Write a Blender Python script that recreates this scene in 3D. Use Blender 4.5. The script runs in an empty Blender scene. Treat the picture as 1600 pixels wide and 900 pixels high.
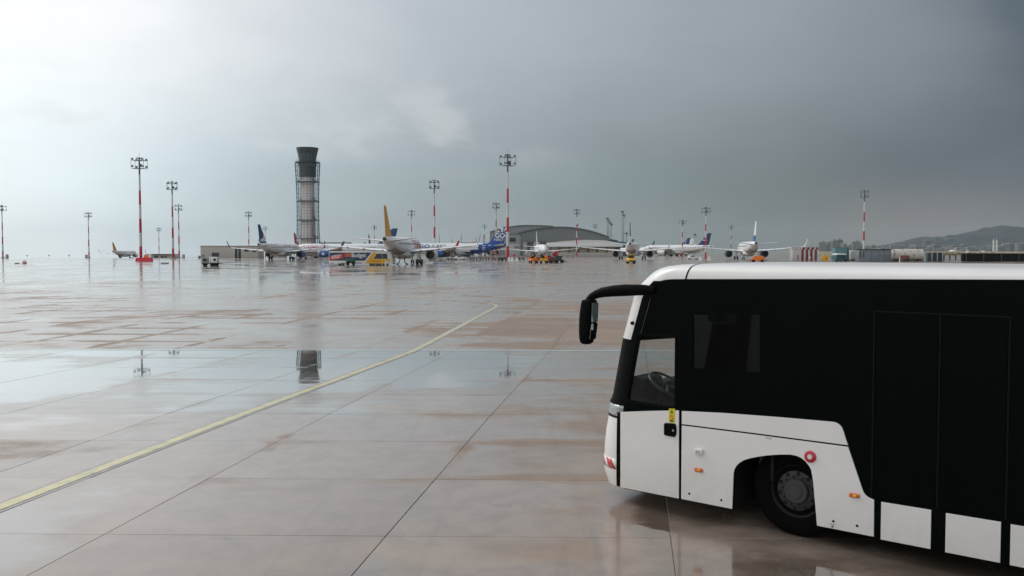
import bpy, bmesh, math, random
from mathutils import Vector, Matrix
random.seed(7)
R = math.radians
scene = bpy.context.scene
COL = scene.collection

def lin(r, g, b):
    f = lambda c: (c/12.92 if c <= .04045 else ((c+.055)/1.055)**2.4)
    return (f(r/255), f(g/255), f(b/255), 1.0)

# ------------------------------------------------------------------ camera
CAM_H = 3.0
cam_d = bpy.data.cameras.new('camera'); cam = bpy.data.objects.new('camera', cam_d); COL.objects.link(cam)
cam_d.sensor_width = 36.0; cam_d.lens = 31.5; cam_d.clip_start = .1; cam_d.clip_end = 20000
cam.location = (0, 0, CAM_H); cam.rotation_euler = (R(90) - math.atan(57.5/1400), 0, 0)
scene.camera = cam

# ------------------------------------------------------------------ sky
SUN_AZ, SUN_EL = R(-52), R(42)          # azimuth from +Y, to the left
world = bpy.data.worlds.new('World'); scene.world = world; world.use_nodes = True
nt = world.node_tree; N = nt.nodes; L = nt.links; N.clear()
def nd(t, **k):
    n = N.new(t)
    for a, v in k.items(): setattr(n, a, v)
    return n
def mth(op, a, b=None, c=None, clamp=False):
    n = nd('ShaderNodeMath', operation=op); n.use_clamp = clamp
    for i, v in enumerate((a, b, c)):
        if v is None: continue
        if isinstance(v, (int, float)): n.inputs[i].default_value = v
        else: L.new(v, n.inputs[i])
    return n.outputs[0]
def maprange(v, a, b, c=0., d=1., smooth=True):
    n = nd('ShaderNodeMapRange'); n.interpolation_type = 'SMOOTHSTEP' if smooth else 'LINEAR'
    L.new(v, n.inputs[0])
    for i, x in zip((1, 2, 3, 4), (a, b, c, d)): n.inputs[i].default_value = x
    return n.outputs[0]
def ramp(v, stops, interp='LINEAR'):
    n = nd('ShaderNodeValToRGB'); cr = n.color_ramp; cr.interpolation = interp
    while len(cr.elements) < len(stops): cr.elements.new(.5)
    for e, (p, c) in zip(cr.elements, stops): e.position = p; e.color = c
    L.new(v, n.inputs[0]); return n.outputs[0]
def mixc(f, a, b, mode='MIX'):
    n = nd('ShaderNodeMix', data_type='RGBA', blend_type=mode)
    if isinstance(f, (int, float)): n.inputs[0].default_value = f
    else: L.new(f, n.inputs[0])
    for i, v in ((6, a), (7, b)):
        if isinstance(v, tuple): n.inputs[i].default_value = v
        else: L.new(v, n.inputs[i])
    return n.outputs[2]
tc = nd('ShaderNodeTexCoord'); sep = nd('ShaderNodeSeparateXYZ'); L.new(tc.outputs['Generated'], sep.inputs[0])
dx, dy, dz = sep.outputs
az = mth('ARCTAN2', dx, dy)
el = mth('ARCSINE', dz)
# slow warp of the azimuth so cloud banks are not perfectly even
mp = nd('ShaderNodeMapping'); mp.inputs['Scale'].default_value = (1, 1, 2.2); L.new(tc.outputs['Generated'], mp.inputs[0])
n1 = nd('ShaderNodeTexNoise'); n1.inputs['Scale'].default_value = 3.2; n1.inputs['Detail'].default_value = 5; n1.inputs['Roughness'].default_value = .5; L.new(mp.outputs[0], n1.inputs[0])
n2 = nd('ShaderNodeTexNoise'); n2.inputs['Scale'].default_value = 9.5; n2.inputs['Detail'].default_value = 7; n2.inputs['Roughness'].default_value = .52; n2.inputs['Distortion'].default_value = .15; L.new(mp.outputs[0], n2.inputs[0])
azw = mth('ADD', az, mth('MULTIPLY', mth('SUBTRACT', n1.outputs[0], .5), .34))
t = mth('MULTIPLY_ADD', azw, 1/(2*math.pi), .5)
def P(a): return a/(2*math.pi)+.5
pxaz = lambda x: math.atan((x-800)/1400)
lo = [(0., lin(212, 217, 221)), (P(-2.2), lin(243, 247, 249)), (P(-1.2), lin(244, 249, 251))]
lo += [(P(pxaz(x)), lin(*c)) for x, c in [(0, (238, 249, 252)), (170, (225, 238, 243)), (300, (205, 220, 226)), (450, (181, 196, 202)), (600, (160, 173, 178)), (800, (141, 155, 160)),
       (1000, (124, 137, 140)), (1200, (108, 121, 122)), (1400, (100, 109, 113)), (1600, (85, 95, 103))]]
lo += [(P(.9), lin(98, 106, 113)), (P(1.6), lin(112, 120, 126)), (P(2.4), lin(150, 157, 163)), (1., lin(212, 217, 221))]
hi = [(0., lin(216, 221, 225)), (P(-2.2), lin(248, 250, 252)), (P(-1.2), lin(254, 255, 255))]
hi += [(P(pxaz(x)), lin(*c)) for x, c in [(0, (252, 254, 255)), (150, (250, 252, 254)), (300, (234, 238, 241)), (600, (194, 201, 207)), (800, (178, 185, 192)), (1000, (163, 170, 177)),
       (1200, (149, 157, 164)), (1400, (133, 142, 149)), (1520, (108, 118, 126)), (1600, (88, 99, 108))]]
hi += [(P(.9), lin(82, 92, 101)), (P(1.6), lin(112, 121, 128)), (P(2.4), lin(152, 159, 166)), (1., lin(216, 221, 225))]
clo = ramp(t, lo, 'B_SPLINE'); chi = ramp(t, hi, 'B_SPLINE')
col = mixc(maprange(el, R(3), R(14)), clo, chi)
# towards the zenith the deck evens out
col = mixc(maprange(el, R(18), R(75)), col, mixc(.6, chi, lin(198, 203, 208)))
# pinkish break low over the hills to the right
pk = mth('MULTIPLY', mth('MULTIPLY', maprange(az, .26, .40), maprange(az, .62, .44)), mth('MULTIPLY', maprange(el, R(5.2), R(1.5)), maprange(el, R(-1), R(.5))))
col = mixc(mth('MULTIPLY', pk, .5), col, lin(134, 128, 130))
col = mixc(1., col, mth('MULTIPLY_ADD', maprange(az, -.12, -.55), .11, 1.0), 'MULTIPLY')     # the sun stands behind the bright cloud on the left
# soft structure, with clearer cumulus heads in the band above the horizon left of the middle
soft = mth('MULTIPLY_ADD', mth('SUBTRACT', n1.outputs[0], .5), .36, 1.0)
fine = mth('MULTIPLY_ADD', mth('SUBTRACT', n2.outputs[0], .5), .16, 1.0)
col = mixc(1., col, mth('MULTIPLY', soft, fine), 'MULTIPLY')
puff = mth('MULTIPLY', maprange(n2.outputs[0], .47, .66), mth('MULTIPLY', maprange(el, R(4.2), R(7.2)), maprange(el, R(13), R(8.5))))
puff = mth('MULTIPLY', puff, maprange(az, .12, -.10))
col = mixc(mth('MULTIPLY', puff, .36), col, lin(222, 224, 225))
sky = nd('ShaderNodeTexSky', sky_type='NISHITA'); sky.sun_disc = False; sky.sun_elevation = SUN_EL; sky.sun_rotation = SUN_AZ
bg1 = nd('ShaderNodeBackground'); bg1.inputs[1].default_value = .1; L.new(sky.outputs[0], bg1.inputs[0])
bg2 = nd('ShaderNodeBackground'); bg2.inputs[1].default_value = 1.0; L.new(col, bg2.inputs[0])
mx = nd('ShaderNodeMixShader'); mx.inputs[0].default_value = .95; L.new(bg1.outputs[0], mx.inputs[1]); L.new(bg2.outputs[0], mx.inputs[2])
wo = nd('ShaderNodeOutputWorld'); L.new(mx.outputs[0], wo.inputs[0])

# ------------------------------------------------------------------ sun behind the bright cloud, upper left
sd = bpy.data.lights.new('sun', 'SUN'); sd.energy = 1.2; sd.angle = R(30); sd.color = (1, .97, .92)
sun = bpy.data.objects.new('sun', sd); COL.objects.link(sun)
sdir = Vector((math.sin(SUN_AZ)*math.cos(SUN_EL), math.cos(SUN_AZ)*math.cos(SUN_EL), math.sin(SUN_EL)))
sun.rotation_euler = sdir.to_track_quat('Z', 'Y').to_euler(); sun.location = (-60, 60, 90)
scene.cycles.max_bounces = 7; scene.cycles.diffuse_bounces = 2; scene.cycles.glossy_bounces = 3; scene.cycles.transparent_max_bounces = 12; scene.cycles.volume_bounces = 0
scene.cycles.caustics_reflective = False; scene.cycles.caustics_refractive = False
scene.view_settings.view_transform = 'Standard'; scene.view_settings.look = 'None'
scene.view_settings.exposure = 0; scene.view_settings.gamma = 1; scene.view_settings.use_curve_mapping = False

# ------------------------------------------------------------------ materials
MATS = {}
def mat(name, c, rough=.5, metal=0., spec=.5, var=.12, scale=2., coat=0., emit=None):
    if name in MATS: return MATS[name]
    m = bpy.data.materials.new(name); m.use_nodes = True; t_ = m.node_tree
    b = t_.nodes['Principled BSDF']; b.inputs['Roughness'].default_value = rough; b.inputs['Metallic'].default_value = metal
    b.inputs['Specular IOR Level'].default_value = spec; b.inputs['Coat Weight'].default_value = coat; b.inputs['Coat Roughness'].default_value = .08
    c = tuple(c[:3])
    tcn = t_.nodes.new('ShaderNodeTexCoord'); no = t_.nodes.new('ShaderNodeTexNoise'); no.inputs['Scale'].default_value = scale; no.inputs['Detail'].default_value = 6
    t_.links.new(tcn.outputs['Object'], no.inputs[0])
    cr = t_.nodes.new('ShaderNodeValToRGB'); cr.color_ramp.elements[0].position = .3; cr.color_ramp.elements[1].position = .7
    cr.color_ramp.elements[0].color = tuple(x*(1-var) for x in c)+(1,); cr.color_ramp.elements[1].color = tuple(min(1, x*(1+var*.4)) for x in c)+(1,)
    t_.links.new(no.outputs[0], cr.inputs[0]); t_.links.new(cr.outputs[0], b.inputs['Base Color'])
    if emit:
        b.inputs['Emission Color'].default_value = tuple(emit[:3])+(1,); b.inputs['Emission Strength'].default_value = emit[3]
    MATS[name] = m; return m
def glass(name, tint, refl=.6, ior=1.45):
    m = bpy.data.materials.new(name); m.use_nodes = True; t_ = m.node_tree; t_.nodes.clear()
    o = t_.nodes.new('ShaderNodeOutputMaterial'); a = t_.nodes.new('ShaderNodeBsdfTransparent'); a.inputs[0].default_value = tint+(1,)
    g = t_.nodes.new('ShaderNodeBsdfGlossy'); g.inputs['Roughness'].default_value = .02; g.inputs['Color'].default_value = (refl, refl, refl, 1)
    lw = t_.nodes.new('ShaderNodeLayerWeight'); lw.inputs[0].default_value = .5
    pw = t_.nodes.new('ShaderNodeMath'); pw.operation = 'POWER'; pw.inputs[1].default_value = 5; t_.links.new(lw.outputs['Facing'], pw.inputs[0])
    f = t_.nodes.new('ShaderNodeMath'); f.operation = 'MULTIPLY_ADD'; f.inputs[1].default_value = .92; f.inputs[2].default_value = .04; t_.links.new(pw.outputs[0], f.inputs[0])
    x = t_.nodes.new('ShaderNodeMixShader'); t_.links.new(f.outputs[0], x.inputs[0]); t_.links.new(a.outputs[0], x.inputs[1]); t_.links.new(g.outputs[0], x.inputs[2])
    t_.links.new(x.outputs[0], o.inputs[0]); MATS[name] = m; return m
M = lambda n: MATS[n]
mat('white_paint', (.78, .77, .75), .35, var=.05, scale=.6)
mat('bus_white', (.86, .845, .825), .3, var=.045, scale=1.1, coat=.25)
m = MATS['bus_white']; t_ = m.node_tree; b = t_.nodes['Principled BSDF']; src = b.inputs['Base Color'].links[0].from_socket
tcn = t_.nodes.new('ShaderNodeTexCoord'); sx_ = t_.nodes.new('ShaderNodeSeparateXYZ'); t_.links.new(tcn.outputs['Object'], sx_.inputs[0])
mr = t_.nodes.new('ShaderNodeMapRange'); mr.inputs[1].default_value = .75; mr.inputs[2].default_value = .18; t_.links.new(sx_.outputs[2], mr.inputs[0])
mpn = t_.nodes.new('ShaderNodeMapping'); mpn.inputs['Scale'].default_value = (3, 3, 2.2); t_.links.new(tcn.outputs['Object'], mpn.inputs[0]); dn_ = t_.nodes.new('ShaderNodeTexNoise'); dn_.inputs['Scale'].default_value = 2.4; dn_.inputs['Detail'].default_value = 8; dn_.inputs['Roughness'].default_value = .68; t_.links.new(mpn.outputs[0], dn_.inputs[0])
m1_ = t_.nodes.new('ShaderNodeMath'); m1_.operation = 'MULTIPLY'; t_.links.new(mr.outputs[0], m1_.inputs[0]); t_.links.new(dn_.outputs[0], m1_.inputs[1]); m2_ = t_.nodes.new('ShaderNodeMath'); m2_.operation = 'MULTIPLY'; m2_.inputs[1].default_value = .4; t_.links.new(m1_.outputs[0], m2_.inputs[0])
mxn = t_.nodes.new('ShaderNodeMix'); mxn.data_type = 'RGBA'; t_.links.new(m2_.outputs[0], mxn.inputs[0]); t_.links.new(src, mxn.inputs[6]); mxn.inputs[7].default_value = (.30, .25, .20, 1); t_.links.new(mxn.outputs[2], b.inputs['Base Color'])
mat('plane_white', (.84, .85, .86), .32, var=.05, scale=.15)
mat('plane_grey', (.42, .43, .44), .4, var=.1, scale=.3)
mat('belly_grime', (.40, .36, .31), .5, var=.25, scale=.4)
mat('black_trim', (.004, .0045, .0045), .55, spec=.05, var=.2)
mat('black_glass', (.0018, .0028, .0028), .16, spec=.035, var=.1)
mat('interior', (.013, .013, .013), .7, spec=.2)
mat('rubber', (.003, .003, .003), .85, spec=.08, var=.25, scale=5)
mat('rim_grey', (.012, .012, .012), .5, var=.3, scale=9)
mat('hub_grey', (.042, .042, .042), .42, var=.2, scale=9)
mat('steel', (.33, .34, .35), .45, .4)
mat('dark_steel', (.10, .115, .12), .5, .2)
mat('galv', (.36, .38, .39), .5, .3)
mat('mast_red', (.52, .02, .035), .45, var=.12)
mat('mast_white', (.68, .68, .67), .45, var=.1)
mat('concrete_wall', (.44, .42, .40), .8, var=.1, scale=.3)
mat('pegasus_yellow', (.80, .36, .004), .4, var=.05)
mat('navy', (.012, .045, .13), .35, var=.08)
mat('blue', (.012, .075, .32), .35, var=.1)
mat('tail_blue', (.008, .06, .17), .4, var=.1)
mat('engine_blue', (.01, .10, .34), .3, var=.1)
mat('red', (.58, .012, .025), .4, var=.08)
mat('thy_red', (.60, .02, .05), .4, var=.08)
mat('green', (.015, .08, .055), .4)
mat('teal', (.045, .13, .145), .5)
mat('dark_teal', (.015, .06, .068), .5)
mat('purple', (.02, .018, .10), .4)
mat('orange', (.85, .19, .012), .5, var=.1)
mat('yellow', (.82, .46, .01), .45, var=.08)
mat('lamp_amber', (.8, .16, .01), .25, var=.3, scale=14, coat=.5)
mat('lamp_amber_core', (1., .5, .08), .2, coat=.5)
mat('lamp_red', (.55, .01, .03), .25, coat=.5, var=.1)
mat('lamp_clear', (.42, .45, .46), .12, .35, coat=1., var=.5, scale=22)
mat('plastic_white', (.82, .82, .80), .3)
mat('ink', (.03, .03, .035), .6)
mat('window_dark', (.012, .016, .018), .2, spec=.5)
mat('fan_dark', (.03, .032, .035), .4, .4)
mat('brass_core', (.30, .27, .16), .35, .7, var=.4, scale=1.5)
mat('beige', (.52, .49, .44), .8, var=.08, scale=.1)
mat('mirror', (.22, .25, .25), .02, 1., var=0)
mat('seat', (.03, .032, .034), .85)
glass('clear_glass', (.86, .89, .89), .3); glass('tint_glass', (.17, .20, .185), .1); glass('screen_glass', (.93, .95, .95), .3)

# ------------------------------------------------------------------ builders
def obj(name, me, m=None, parent=None):
    o = bpy.data.objects.new(name, me); COL.objects.link(o)
    if m is not None:
        for x in (m if isinstance(m, (list, tuple)) else [m]): me.materials.append(M(x) if isinstance(x, str) else x)
    if parent is not None: o.parent = parent
    return o
def finish(me, smooth=True, ang=35):
    bm = bmesh.new(); bm.from_mesh(me); bmesh.ops.recalc_face_normals(bm, faces=bm.faces); bm.to_mesh(me); bm.free()
    if smooth:
        me.polygons.foreach_set('use_smooth', [True]*len(me.polygons)); me.set_sharp_from_angle(angle=R(ang))
    me.update(); return me
def mesh(name, vs, fs, smooth=False, mi=None, ang=35):
    me = bpy.data.meshes.new(name); me.from_pydata([tuple(v) for v in vs], [], fs)
    if mi: me.polygons.foreach_set('material_index', mi)
    return finish(me, smooth, ang)
def T(name, label, cat, loc=(0, 0, 0), rz=0, group=None, kind=None):
    o = bpy.data.objects.new(name, None); COL.objects.link(o); o.empty_display_size = .3
    o.location = loc; o.rotation_euler = (0, 0, rz); tag(o, label, cat, group, kind); return o
def tag(o, label=None, cat=None, group=None, kind=None):
    if label: o['label'] = label
    if cat: o['category'] = cat
    if group: o['group'] = group
    if kind: o['kind'] = kind
    return o
def loft(rings, closed=True, cap=True):
    n = len(rings[0]); vs = [v for r in rings for v in r]; fs = []
    for i in range(len(rings)-1):
        for j in range(n if closed else n-1):
            k = (j+1) % n; fs.append((i*n+j, i*n+k, (i+1)*n+k, (i+1)*n+j))
    if cap: fs.append(tuple(range(n))[::-1]); fs.append(tuple(range((len(rings)-1)*n, len(rings)*n)))
    return vs, fs
def box(name, parent, c, s, m, bev=.02, rot=None, seg=2):
    bm = bmesh.new(); bmesh.ops.create_cube(bm, size=1); bmesh.ops.scale(bm, vec=s, verts=bm.verts)
    if bev: bmesh.ops.bevel(bm, geom=list(bm.edges), offset=min(bev, min(s)*.45), segments=seg, affect='EDGES', profile=.5)
    if rot: bmesh.ops.rotate(bm, cent=(0, 0, 0), matrix=Matrix.Rotation(rot[0], 3, rot[1]), verts=bm.verts)
    bmesh.ops.translate(bm, vec=c, verts=bm.verts)
    me = bpy.data.meshes.new(name); bm.to_mesh(me); bm.free(); finish(me, True, 40); return obj(name, me, m, parent)
def tube_data(pts, r, n=8):
    pts = [Vector(p) for p in pts]; rs = r if isinstance(r, (list, tuple)) else [r]*len(pts); rings = []
    for i, p in enumerate(pts):
        d = (pts[min(i+1, len(pts)-1)]-pts[max(i-1, 0)]).normalized()
        a = d.orthogonal() if abs(d.z) > .99 else d.cross(Vector((0, 0, 1))); a.normalize(); b = d.cross(a)
        rings.append([p+(a*math.cos(2*math.pi*k/n)+b*math.sin(2*math.pi*k/n))*rs[i] for k in range(n)])
    return loft(rings)
def tube(name, parent, pts, r, m, n=8):
    return obj(name, mesh(name, *tube_data(pts, r, n), smooth=True, ang=50), m, parent)
def join(parts):
    vs = []; fs = []
    for v, f in parts:
        o = len(vs); vs += list(v); fs += [tuple(i+o for i in q) for q in f]
    return vs, fs
def boxd(c, s):
    x, y, z = c; a, b, d = s[0]/2, s[1]/2, s[2]/2
    vs = [(x+i*a, y+j*b, z+k*d) for k in (-1, 1) for j in (-1, 1) for i in (-1, 1)]
    return vs, [(0, 2, 3, 1), (4, 5, 7, 6), (0, 1, 5, 4), (2, 6, 7, 3), (0, 4, 6, 2), (1, 3, 7, 5)]
def lathe(prof, axis='x', c=(0, 0, 0), n=24):
    rings = []
    for a, r in prof:
        ring = []
        for k in range(n):
            q = 2*math.pi*k/n; u, v = r*math.cos(q), r*math.sin(q)
            p = (a, u, v) if axis == 'x' else ((u, a, v) if axis == 'y' else (u, v, a))
            ring.append((p[0]+c[0], p[1]+c[1], p[2]+c[2]))
        rings.append(ring)
    return loft(rings)
def fill2d(outlines, depth, bevel=0.):
    """2-D outlines (first outer, the rest holes) filled and extruded by depth; verts (x, y, z)"""
    cu = bpy.data.curves.new('tmp', 'CURVE'); cu.dimensions = '2D'; cu.fill_mode = 'BOTH'; cu.extrude = depth/2-bevel; cu.bevel_depth = bevel; cu.bevel_resolution = 1
    cu.offset = -bevel
    for pts in outlines:
        sp = cu.splines.new('POLY'); sp.points.add(len(pts)-1); sp.use_cyclic_u = True
        for p, q in zip(sp.points, pts): p.co = (q[0], q[1], 0, 1)
    o = bpy.data.objects.new('tmp', cu); me = bpy.data.meshes.new_from_object(o); bpy.data.objects.remove(o); bpy.data.curves.remove(cu); return me
def textmesh(body, size=1., depth=.02, offset=.0, align='LEFT', sx=1., shear=0.):
    cu = bpy.data.curves.new('tmp', 'FONT'); cu.body = body; cu.size = size; cu.extrude = depth/2; cu.offset = offset; cu.align_x = align; cu.shear = shear; cu.resolution_u = 3
    o = bpy.data.objects.new('tmp', cu); me = bpy.data.meshes.new_from_object(o); bpy.data.objects.remove(o); bpy.data.curves.remove(cu)
    for v in me.vertices: v.co.x *= sx
    return me
def remap(me, fn):
    for v in me.vertices: v.co = fn(*v.co)
    return me
def copy_tree(o, parent=None):
    c = o.copy(); COL.objects.link(c)
    if parent is not None: c.parent = parent
    for ch in list(o.children): copy_tree(ch, c)
    return c
def sstep(x, a, b):
    t_ = max(0, min(1, (x-a)/(b-a))); return t_*t_*(3-2*t_)
VSL, VDEP = math.tan(R(.6)), 11.75
def gz(X, Y):
    """ground height: a shallow valley along the drain line, and the plateau edge falling away on the far left"""
    v_ = Y+.02*X; val = VSL*max(0., VDEP-abs(v_-28.1))
    return -val-sstep(-X/max(Y, 1), .05, .25)*max(0, Y-380)*.008
def at(px, Y, dz=0.):
    X = (px-800)/1400*Y; return (X, Y, gz(X, Y)+dz)

# ------------------------------------------------------------------ apron
KX, KY = .135, -.02
def sk(U, V):
    Y = (V+KY*U)/(1-KX*KY); return U+KX*Y, Y
US, VS = 3.0, 2.35
U0, V0 = .41, 28.1
def concrete(name, far):
    m = bpy.data.materials.new(name); m.use_nodes = True
    global N, L
    N = m.node_tree.nodes; L = m.node_tree.links
    b = N['Principled BSDF']
    g = nd('ShaderNodeNewGeometry'); s = nd('ShaderNodeSeparateXYZ'); L.new(g.outputs['Position'], s.inputs[0])
    x, y, _ = s.outputs
    u = mth('DIVIDE', mth('SUBTRACT', mth('SUBTRACT', x, mth('MULTIPLY', y, KX)), U0), US)
    v = mth('DIVIDE', mth('SUBTRACT', mth('SUBTRACT', y, mth('MULTIPLY', x, KY)), V0), VS)
    def noise(scale, detail=5, rough=.55, st=(1, 1, 1), off=(0, 0, 0), dist=0.):
        mp_ = nd('ShaderNodeMapping'); mp_.inputs['Scale'].default_value = st; mp_.inputs['Location'].default_value = off; L.new(g.outputs['Position'], mp_.inputs[0])
        q = nd('ShaderNodeTexNoise', noise_dimensions='2D'); q.inputs['Scale'].default_value = scale; q.inputs['Detail'].default_value = detail; q.inputs['Roughness'].default_value = rough; q.inputs['Distortion'].default_value = dist
        L.new(mp_.outputs[0], q.inputs[0]); return q.outputs[0]
    cell = nd('ShaderNodeCombineXYZ'); L.new(mth('FLOOR', u), cell.inputs[0]); L.new(mth('FLOOR', v), cell.inputs[1])
    wn = nd('ShaderNodeTexWhiteNoise', noise_dimensions='3D'); L.new(cell.outputs[0], wn.inputs[0]); rnd = wn.outputs[0]
    eu = mth('ABSOLUTE', mth('SUBTRACT', mth('FRACT', u), .5)); ev = mth('ABSOLUTE', mth('SUBTRACT', mth('FRACT', v), .5))   # .5 at joints
    edge = mth('MAXIMUM', maprange(eu, .36, .5), maprange(ev, .33, .5))
    big = noise(.10, 3, .5); mid = noise(.42, 5, .55, (.75, 1.25, 1), (3, 9, 0)); fine = noise(2.2, 6, .6); micro = noise(38, 3, .6)
    # standing water: held back by the drain line, patchy elsewhere
    low = mth('MULTIPLY', maprange(v, -5.2, -3.2), maprange(v, .02, -.02, smooth=False))
    lowfar = mth('MULTIPLY', maprange(y, 120, 60), maprange(y, 29, 40))
    wet = mth('ADD', mth('MULTIPLY', mth('SUBTRACT', big, .5), 1.5), mth('MULTIPLY', mth('SUBTRACT', mid, .5), .95))
    wet = mth('ADD', wet, mth('MULTIPLY', mth('SUBTRACT', rnd, .5), .18))
    wet = mth('ADD', wet, mth('MULTIPLY', mth('MULTIPLY', low, maprange(x, 3.5, -7, .35, 1.)), .36))
    wet = mth('ADD', wet, mth('MULTIPLY_ADD', maprange(x, 3, -12), .30, -.14))
    wet = mth('ADD', wet, mth('MULTIPLY', mth('MULTIPLY', maprange(u, -.32, -.05), maprange(v, -6.6, -7.5)), .62))
    farz = maprange(v, -.02, .02, smooth=False)          # beyond the drain the slabs shed their water
    band = mth('MAXIMUM', maprange(eu, .40, .485), maprange(ev, .33, .46))
    dn = maprange(noise(.16, 4, .55, (1, 1, 1), (41, 7, 0)), .44, .62)
    bandm = mth('MULTIPLY', band, mth('MULTIPLY', dn, mth('MULTIPLY_ADD', farz, .5, .5)))
    wet = mth('SUBTRACT', wet, mth('MULTIPLY', farz, mth('MULTIPLY', maprange(y, 75, 32), .16)))
    wet = mth('SUBTRACT', wet, mth('MULTIPLY', bandm, .55))
    pud = mth('MULTIPLY', maprange(wet, .10, .30), mth('MULTIPLY_ADD', mth('MULTIPLY', farz, maprange(y, 140, 60)), -.8, 1.))                     # film of standing water
    dry = maprange(wet, -.14, -.42)                    # drained, browner concrete
    c0 = mixc(mid, lin(156, 139, 126), lin(145, 130, 119))
    c0 = mixc(maprange(fine, .35, .7), c0, lin(138, 124, 113))
    c0 = mixc(mth('MULTIPLY', dry, .8), c0, mixc(fine, lin(158, 135, 116), lin(138, 119, 104)))
    c0 = mixc(mth('MULTIPLY', pud, .82), c0, lin(90, 79, 69))
    # patches and oil marks
    pat = maprange(noise(.23, 2, .4, (1.0, 1.9, 1), (17, 4, 0)), .66, .70); c0 = mixc(mth('MULTIPLY', pat, .22), c0, lin(178, 154, 130))
    oil = maprange(noise(.9, 4, .6, (1, 1, 1), (7, 31, 0)), .70, .78); c0 = mixc(mth('MULTIPLY', oil, .5), c0, lin(104, 99, 94))
    c0 = mixc(1., c0, mth('MULTIPLY_ADD', rnd, .16, .92), 'MULTIPLY')
    c0 = mixc(1., c0, mth('MULTIPLY_ADD', micro, .30, .85), 'MULTIPLY')
    stk = noise(1., 4, .6, (3.2, .16, 1), (5, 2, 0)); c0 = mixc(mth('MULTIPLY', maprange(stk, .56, .72), .22), c0, lin(112, 102, 94))
    if far:
        wj = mth('MULTIPLY_ADD', y, .00003, .006)
        j = mth('MAXIMUM', mth('GREATER_THAN', eu, mth('SUBTRACT', .5, mth('MULTIPLY', wj, .5))), mth('GREATER_THAN', ev, mth('SUBTRACT', .5, wj)))
        c0 = mixc(mth('MULTIPLY', j, mth('MULTIPLY', maprange(y, 170, 40), .65)), c0, lin(70, 64, 60))
        c0 = mixc(mth('MULTIPLY', maprange(y, 480, 800), maprange(x, -60, 60)), c0, mixc(big, lin(150, 138, 116), lin(128, 122, 98)))
    L.new(c0, b.inputs['Base Color'])
    ro = mth('MULTIPLY_ADD', dry, .22, mth('MULTIPLY_ADD', fine, .10, .07))
    ro = mth('ADD', ro, mth('MULTIPLY', mth('SUBTRACT', .55, mid), .22), clamp=True)
    ro = mth('ADD', ro, mth('MULTIPLY', mth('MULTIPLY', farz, maprange(y, 120, 45)), .10))
    rmix = nd('ShaderNodeMix', data_type='FLOAT'); L.new(pud, rmix.inputs[0]); L.new(ro, rmix.inputs[2]); rmix.inputs[3].default_value = .018
    L.new(rmix.outputs[0], b.inputs['Roughness']); L.new(rmix.outputs[0], b.inputs['Coat Roughness']); b.inputs['Coat IOR'].default_value = 1.5
    L.new(mth('MULTIPLY', mth('SUBTRACT', 1., dry), mth('MULTIPLY_ADD', pud, .72, .28)), b.inputs['Coat Weight']); b.inputs['IOR'].default_value = 1.5
    L.new(mth('MULTIPLY_ADD', dry, -.42, mth('MULTIPLY_ADD', pud, .3, .6)), b.inputs['Specular IOR Level'])
    bp = nd('ShaderNodeBump'); bp.inputs['Distance'].default_value = .006
    rip = noise(1.1, 4, .6, (.35, 1.6, 1)); hgt = mth('ADD', mth('MULTIPLY', rip, .9), mth('MULTIPLY', mth('MULTIPLY', micro, mth('SUBTRACT', 1., pud)), .12))
    L.new(hgt, bp.inputs['Height']); bp.inputs['Strength'].default_value = .8; L.new(bp.outputs[0], b.inputs['Normal'])
    MATS[name] = m; return m
concrete('slab_concrete', False); concrete('apron_concrete', True)
mat('joint_filler', (.19, .175, .165), .8)
KU0, KU1, KV0, KV1 = -8, 5, -10, 2
hU = (U0+US*KU0, U0+US*KU1); hV = (V0+VS*KV0, V0+VS*KV1)
Us = [-4600, -3000, -1800, -1100, -700, -480, -340, -240, -170, -120, -80, -50, hU[0], hU[1], 40, 80, 160, 300, 500, 900, 1800, 3000, 4300]
Vs = [-60, -20, hV[0], 16.35, V0, hV[1], V0+VDEP, 50, 90, 150, 220, 300, 380, 430, 500, 600, 750, 1000, 1400, 2000, 3000, 4400]
vs = []; fs = []
for b_ in Vs:
    for a_ in Us:
        X, Y = sk(a_, b_); vs.append((X, Y, gz(X, Y)))
nU = len(Us)
for j in range(len(Vs)-1):
    for i in range(nU-1):
        if Us[i] == hU[0] and hV[0] <= Vs[j] < hV[1]: continue
        fs.append((j*nU+i, j*nU+i+1, (j+1)*nU+i+1, (j+1)*nU+i))
apron = tag(obj('apron', mesh('apron', vs, fs), 'apron_concrete'), kind='structure')
bv_ = []
for b_ in (hV[0]-.1, 16.35, V0, hV[1]+.1):
    for a_ in (hU[0]-.1, hU[1]+.1): X, Y = sk(a_, b_); bv_.append((X, Y, gz(X, Y)-.02))
obj('joint_bed', mesh('joint_bed', bv_, [(0, 1, 3, 2), (2, 3, 5, 4), (4, 5, 7, 6)]), 'joint_filler', apron)
hu, hv, gp, bv = US/2, VS/2, .0028, .004
def ringuv(d, z): return [(*sk(a_, b_), z) for a_, b_ in ((-hu+d, -hv+d), (hu-d, -hv+d), (hu-d, hv-d), (-hu+d, hv-d))]
sv, sf = loft([ringuv(gp, -.05), ringuv(gp, -bv), ringuv(gp+bv, 0.)]); slab_me = mesh('slab', sv, sf); slab_me.materials.append(M('slab_concrete'))
for i in range(KU0, KU1):
    for j in range(KV0, KV1):
        o = bpy.data.objects.new('slab', slab_me); COL.objects.link(o); o.parent = apron
        X, Y = sk(U0+US*(i+.5), V0+VS*(j+.5)); o.location = (X, Y, gz(X, Y)+random.uniform(-.0012, .0006)); tl = 0 if V0+VS*(j+.5) < 16.35 else (-1 if j < 0 else 1)*math.atan(VSL); o.rotation_euler = (tl+R(random.gauss(0, .022)), R(random.gauss(0, .022)), 0)
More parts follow.
